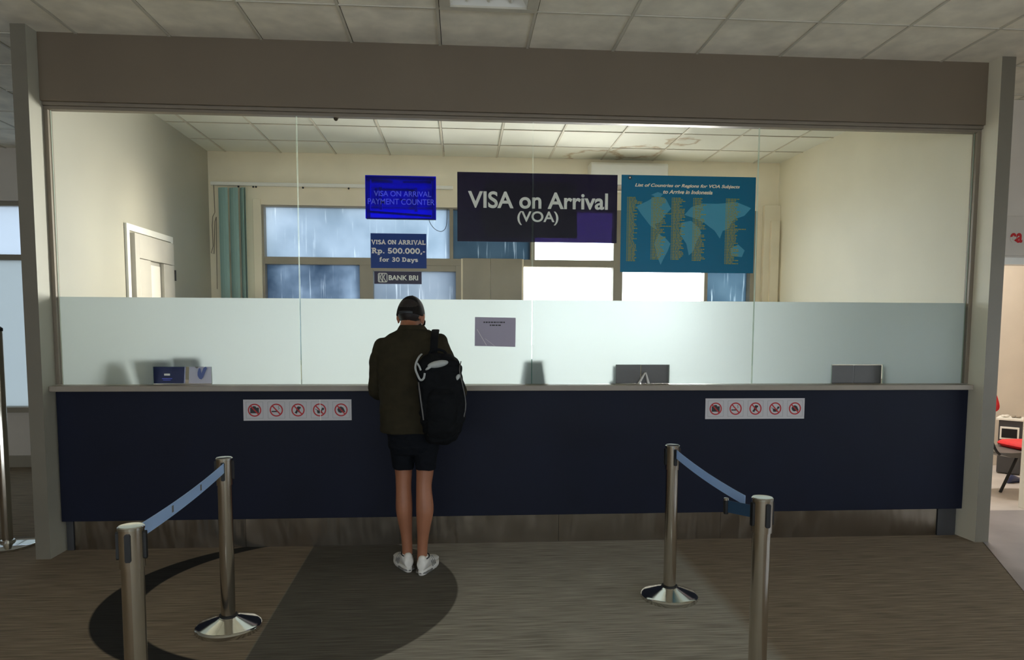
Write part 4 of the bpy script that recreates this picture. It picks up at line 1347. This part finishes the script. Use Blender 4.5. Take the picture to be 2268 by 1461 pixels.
# torso, slimmer than the jacket
bd.rings([er(970, 870, 966, 4.55, 0.100), er(930, 868, 962, 4.555, 0.092), er(880, 866, 962, 4.57, 0.088), er(820, 862, 968, 4.595, 0.088), er(775, 858, 970, 4.61, 0.086), er(752, 866, 962, 4.62, 0.078), er(738, 882, 946, 4.63, 0.06)])
bd.limb([LS, px(839, 800, 4.61), px(836, 835, 4.63), LE, (LE + LW) / 2, LW], [0.046, 0.042, 0.038, 0.034, 0.033, 0.029])
bd.limb([RS, px(988, 800, 4.61), px(1004, 838, 4.63), RE, (RE + RW) / 2, RW], [0.046, 0.042, 0.038, 0.034, 0.033, 0.029])
hand(bd, LW + Vector((0.008, 0.02, -0.008)), (0.35, 1.0, -0.12), 1, (0, 0, 1))
hand(bd, RW + Vector((-0.008, 0.02, -0.008)), (-0.35, 1.0, -0.12), -1, (0, 0, 1))
# neck and head
bd.limb([px(911, 738, 4.625), hp(0, -0.03, -0.01), hp(0, -0.015, 0.05)], [0.062, 0.058, 0.056], seg=20)
bd.ball(hp(0, -0.014, 0.105), (0.077, 0.094, 0.094), 28, 18, rot=HR)
bd.ball(hp(0, 0.030, 0.055), (0.064, 0.064, 0.085), 24, 14, rot=HR)
bd.ball(hp(0, 0.052, 0.005), (0.048, 0.045, 0.045), 20, 12, rot=HR)
bd.ball(hp(0, 0.082, -0.022), (0.022, 0.020, 0.018), 14, 9, rot=HR)
bd.limb([hp(0, 0.088, 0.080), hp(0, 0.103, 0.064), hp(0, 0.112, 0.050)], [0.009, 0.011, 0.013], seg=10)
for s_ in (-1, 1):
    bd.ball(hp(0.012 * s_, 0.102, 0.046), (0.009, 0.010, 0.008), 10, 7, rot=HR)
    bd.limb([hp(0.012 * s_, 0.086, 0.083), hp(0.033 * s_, 0.079, 0.086), hp(0.050 * s_, 0.062, 0.082)], [0.008, 0.009, 0.008], seg=8)
    bd.ball(hp(0.045 * s_, 0.068, 0.060), (0.022, 0.020, 0.020), 12, 8, rot=HR)
    bd.ball(hp(0.079 * s_, -0.004, 0.062), (0.009, 0.020, 0.034), 14, 9, rot=HR @ Matrix.Rotation(s_ * -0.35, 3, 'Z'))
    bd.ball(hp(0.086 * s_, -0.012, 0.070), (0.007, 0.014, 0.024), 14, 9, rot=HR @ Matrix.Rotation(s_ * -0.45, 3, 'Z'))
for zz, r in ((0.018, 0.0065), (0.007, 0.0075)):
    bd.limb([hp(-0.024, 0.088, zz), hp(0, 0.097, zz + 0.002), hp(0.024, 0.088, zz)], [0.004, r, 0.004], seg=8)
body = voxel(bd, 'body', 'skin', man, 0.0042, 3)
for s_ in (-1, 1):
    e = MB().ball(hp(0.030 * s_, 0.076, 0.071), 0.0115, 14, 9).build('eye', 'eye_white', man)
    MB().ball(hp(0.030 * s_, 0.0858, 0.070), (0.005, 0.003, 0.005), 10, 7, rot=HR).build('iris', 'hair', e)
# hair under the cap, short beard
hb = MB().ball(hp(0, -0.014, 0.102), (0.0815, 0.1015, 0.094), 30, 20, rot=HR)
inv = HM.inverted()
def hair_cut(v):
    q = inv @ v
    return q.z < 0.028 + max(0, q.y + 0.05) * 0.55 or q.y > 0.045 or (abs(q.x) > 0.066 and q.z < 0.085 and q.y > -0.045)
voxel(hb, 'hair', 'hair', man, 0.004, 1, cut=hair_cut)
hb = MB().ball(hp(0, 0.050, 0.008), (0.056, 0.052, 0.050), 24, 14, rot=HR).ball(hp(0, 0.082, -0.024), (0.028, 0.024, 0.022), rot=HR).ball(hp(0.045, 0.030, 0.016), (0.022, 0.030, 0.040), rot=HR).ball(hp(-0.045, 0.030, 0.016), (0.022, 0.030, 0.040), rot=HR)
def beard_cut(v):
    q = inv @ v
    return q.z > 0.034 and q.y > 0.03 or q.y < 0.0 or (abs(q.x) < 0.026 and 0.002 < q.z < 0.024 and q.y > 0.07)
voxel(hb, 'beard', 'hair', man, 0.004, 1, cut=beard_cut)
# cap
cm = MB()
rs = []
for k in range(13):
    th = k / 12 * math.pi / 2
    z = 0.082 + 0.128 * math.sin(th)
    q = max(0.03, math.cos(th)) ** 0.9
    ring = []
    for i in range(36):
        t = 2 * math.pi * i / 36
        y = -0.010 + 0.1085 * q * math.sin(t)
        drop = -0.016 * (1 - math.sin(t)) * 0.5 * (1 - k / 12)
        ring.append(hp(0.0885 * q * math.cos(t), y, z + drop))
    rs.append(ring)
cap = cm.rings(rs, True).build('cap', 'cap_cloth', man)
br = []
for y, hw, sag in ((0.075, 0.080, 0.0), (0.110, 0.078, 0.006), (0.145, 0.066, 0.014), (0.172, 0.040, 0.022), (0.178, 0.012, 0.025)):
    ring = []
    for i in range(-6, 7):
        u = i / 6
        ring.append(hp(hw * u, y - 0.045 * u * u, 0.092 - sag - 0.020 * u * u))
    for i in range(6, -7, -1):
        u = i / 6
        ring.append(hp(hw * u, y - 0.045 * u * u, 0.0895 - sag - 0.020 * u * u - 0.002))
    br.append(ring)
MB().rings(br).build('brim', 'cap_cloth', cap)
MB().ball(hp(0, -0.010, 0.211), (0.008, 0.008, 0.004), 10, 7, rot=HR).build('button', 'cap_cloth', cap)
cs = MB()
cs.tube([hp(0.0885 * math.sin(a_) * 1.01, -0.010 - 0.1085 * math.cos(a_) * 1.015, 0.068 + 0.0) for a_ in [(-0.5 + i / 10) for i in range(11)]], 0.006, 8, flat=1.6).build('strap', 'dark_wire', cap)
# jacket
jk = MB()
jk.rings([er(956, 843, 974, 4.545, 0.140), er(930, 842, 975, 4.55, 0.140), er(890, 841, 978, 4.56, 0.140), er(850, 838, 985, 4.575, 0.138), er(810, 834, 991, 4.595, 0.134),
          er(785, 830, 993, 4.605, 0.130), er(765, 834, 988, 4.615, 0.120), er(750, 848, 980, 4.62, 0.105), er(739, 864, 966, 4.625, 0.09), er(730, 879, 950, 4.63, 0.078)])
jk.limb([px(848, 768, 4.61), px(838, 800, 4.61), px(836, 835, 4.63), LE, (LE + LW) / 2, LW - Vector((0, 0.03, 0))], [0.064, 0.059, 0.057, 0.057, 0.052, 0.045], seg=20)
jk.limb([px(970, 758, 4.61), px(988, 800, 4.61), px(1004, 838, 4.63), RE, (RE + RW) / 2, RW - Vector((0, 0.03, 0))], [0.064, 0.060, 0.057, 0.057, 0.052, 0.045], seg=20)
jacket = voxel(jk, 'jacket', 'olive_jacket', man, 0.006, 4, wrinkle=0.007, wscale=8)
cl = []
for y, xl, xr, ry, Yc in ((740, 870, 958, 0.086, 4.628), (731, 879, 948, 0.079, 4.633), (722, 884, 941, 0.074, 4.64), (719.5, 886, 939, 0.070, 4.64)):
    cl.append(er(y, xl, xr, Yc, ry))
cl += [er(723, 888, 936, 4.64, 0.066), er(738, 884, 942, 4.635, 0.068)]
MB().rings(cl, False).build('collar', 'olive_jacket', jacket)
# shorts
sh = MB()
sh.rings([er(938, 856, 972, 4.55, 0.122), er(960, 858, 973, 4.55, 0.126), er(985, 860, 974, 4.548, 0.122), er(1002, 866, 970, 4.545, 0.10)])
sh.rings([er(975, 860, 918, 4.555, 0.095), er(1005, 865, 917, 4.56, 0.086), er(1037, 871, 917, 4.563, 0.078)])
sh.rings([er(975, 915, 974, 4.54, 0.095), er(1005, 917, 969, 4.525, 0.086), er(1037, 920, 965, 4.517, 0.078)])
voxel(sh, 'shorts', 'shorts_cloth', man, 0.005, 2, wrinkle=0.004, wscale=14)
# sneakers
for side, heel, ang in ((-1, px(907, 1262, 4.51), -20), (1, px(932, 1270, 4.445), 16)):
    an = math.radians(ang)
    hx, hy = heel.x, heel.y
    up = MB()
    shoe_loft(up, (hx, hy, 0), an, 0.285, 0.100, 0.098, z0=0.022)
    fwd = Vector((math.sin(an), math.cos(an), 0))
    lat = Vector((math.cos(an), -math.sin(an), 0))
    o_ = Vector((hx, hy, 0))
    up.limb([o_ + fwd * 0.034 + Vector((0, 0, 0.065)), o_ + fwd * 0.028 + Vector((0, 0, 0.098))], [0.035, 0.027], seg=14)
    up.limb([o_ + fwd * 0.06 + lat * -0.012 + Vector((0, 0, 0.09)), o_ + fwd * 0.06 + lat * 0.012 + Vector((0, 0, 0.09))], [0.027, 0.027], seg=14)
    upper = voxel(up, 'sneaker', 'shoe_white', man, 0.004, 3)
    so = MB()
    rs = []
    for z, k, f0 in ((0.0, 0.94, 0.0), (0.006, 1.0, -0.004), (0.018, 1.03, -0.008), (0.030, 1.0, -0.008), (0.036, 0.95, -0.002)):
        ring = []
        n = 36
        for i in range(n):
            t = 2 * math.pi * i / n
            c_, s_ = math.cos(t), math.sin(t)
            f = 0.5 - 0.5 * c_
            wd = 0.031 + 0.018 * math.sin(math.pi * min(1, f * 0.75) ** 1.3) + (0.004 if f > 0.5 else 0)
            wd *= 1 if f < 0.9 else (1 - (f - 0.9) * 2)
            ring.append(o_ + fwd * (f0 + f * 0.292) + lat * (math.copysign(abs(s_) ** 0.6, s_) * wd * k) + Vector((0, 0, z)))
        rs.append(ring)
    so.rings(rs).build('sole', 'shoe_white', upper)
    MB().tube([o_ + fwd * (0.285 * f) + lat * (sd_ * w2) + Vector((0, 0, 0.016)) for sd_, f, w2 in ((-1, 0.34, 0.046), (-1, 0.2, 0.043), (-1, 0.06, 0.034), (0, -0.022, 0.0), (1, 0.06, 0.034), (1, 0.2, 0.043), (1, 0.34, 0.046))], 0.0055, 8).build('sole_groove', 'shoe_grey', upper)
    MB().tube([o_ + fwd * (0.064 + 0.040 * math.cos(t)) + lat * (0.034 * math.sin(t)) + Vector((0, 0, 0.106 + 0.010 * math.cos(t))) for t in [2 * math.pi * i / 24 for i in range(25)]], 0.0042, 8).build('ankle_collar', 'dark_wire', upper)
    for f in (0.36, 0.45, 0.54):
        for sd_ in (-1, 1):
            MB().tube([o_ + fwd * (0.285 * f) + lat * (sd_ * 0.049) + Vector((0, 0, 0.034)), o_ + fwd * (0.285 * (f - 0.02)) + lat * (sd_ * 0.043) + Vector((0, 0, 0.062)), o_ + fwd * (0.285 * (f - 0.05)) + lat * (sd_ * 0.026) + Vector((0, 0, 0.098 - 0.03 * (f - 0.36)))], 0.0035, 6).build('side_stripe', 'shoe_grey', upper)

# ------------------------------------------------------------------ backpack
pk = thing('backpack', 'black backpack slung from the right shoulder of the standing man', 'backpack', tuple(px(978, 985, 4.37)))
mb = MB()
mb.rings([er(984, 954, 996, 4.37, 0.045), er(974, 944, 1010, 4.365, 0.075), er(955, 936, 1022, 4.36, 0.088), er(925, 931, 1031, 4.355, 0.092), er(890, 928, 1033, 4.355, 0.092), er(850, 924, 1028, 4.36, 0.090),
          er(820, 921, 1023, 4.365, 0.086), er(800, 926, 1018, 4.37, 0.078), er(789, 938, 1008, 4.375, 0.062), er(782, 952, 996, 4.38, 0.038)])
main = voxel(mb, 'main_body', 'pack_black', pk, 0.006, 4, wrinkle=0.010, wscale=11)
mb = MB().rings([er(968, 950, 1004, 4.30, 0.035), er(955, 944, 1012, 4.295, 0.05), er(915, 944, 1014, 4.285, 0.055), er(875, 946, 1010, 4.29, 0.052), er(860, 954, 1002, 4.30, 0.035)])
voxel(mb, 'front_pocket', 'pack_black', pk, 0.006, 3, wrinkle=0.006, wscale=14)
c = px(970, 806, 4.292)
MB().ball(c, (0.064, 0.022, 0.022), 24, 14, rot=Matrix.Rotation(-0.20, 3, 'Y')).ball(px(950, 814, 4.288), (0.026, 0.012, 0.009), 16, 9, rot=Matrix.Rotation(-0.6, 3, 'Y')).build('reflective_flap', 'pack_grey', pk)
MB().tube(spline([px(x, y, Y) for x, y, Y in ((934, 784, 4.36), (928, 790, 4.32), (922, 802, 4.30), (920, 815, 4.29), (924, 828, 4.285), (931, 841, 4.28), (938, 838, 4.28), (941, 826, 4.285))]), 0.007, 8, flat=0.6).build('loose_strap', 'pack_grey', pk)
MB().tube(spline([px(x, y, 4.285) for x, y in ((924, 804), (929, 812), (932, 820))]), 0.006, 8).build('strap_buckle', 'pack_grey', pk)
MB().tube([px(x, y, Y) for x, y, Y in ((927, 846, 4.32), (929, 862, 4.30), (932, 885, 4.295), (935, 905, 4.295), (938, 930, 4.295))], [0.004, 0.006, 0.005, 0.006, 0.004], 8).build('crease_streak', 'grey_shell', pk)  # pale light streak along a crease, shaped as a grey tube
MB().ball(px(1014, 835, 4.305), (0.012, 0.008, 0.021), 14, 9, rot=Matrix.Rotation(0.5, 3, 'Y')).build('side_buckle', 'pack_grey', pk)
MB().tube(spline([px(x, y, Y) for x, y, Y in ((1021, 800, 4.34), (1018, 820, 4.31), (1024, 850, 4.31), (1030, 880, 4.32), (1031, 905, 4.32), (1024, 935, 4.32))]), 0.0035, 6).build('piping', 'grey_shell', pk)
rs = []
path = [px(960, 788, 4.42), px(961, 770, 4.445), px(962, 752, 4.475), px(963, 741, 4.52), px(964, 734, 4.57), px(965, 731, 4.63), px(964, 738, 4.685), px(962, 754, 4.722), px(961, 778, 4.738), px(966, 805, 4.735), px(978, 835, 4.70), px(988, 855, 4.62)]
path = spline(path, 4)
for k, p in enumerate(path):
    t = (path[min(k + 1, len(path) - 1)] - path[max(k - 1, 0)]).normalized()
    n_ = Vector((0, -t.z, t.y)).normalized()
    rs.append([p + Vector((sx_ * 0.024, 0, 0)) + n_ * sn_ * 0.006 for sx_, sn_ in ((-1, -0.6), (-0.6, -1), (0.6, -1), (1, -0.6), (1, 0.6), (0.6, 1), (-0.6, 1), (-1, 0.6))])
MB().rings(rs).build('shoulder_strap', 'pack_black', pk)
MB().tube(spline([px(950, 786, 4.40), px(956, 776, 4.40), px(972, 774, 4.40), px(985, 779, 4.40), px(990, 787, 4.40)]), 0.008, 8).build('grab_handle', 'pack_black', pk)
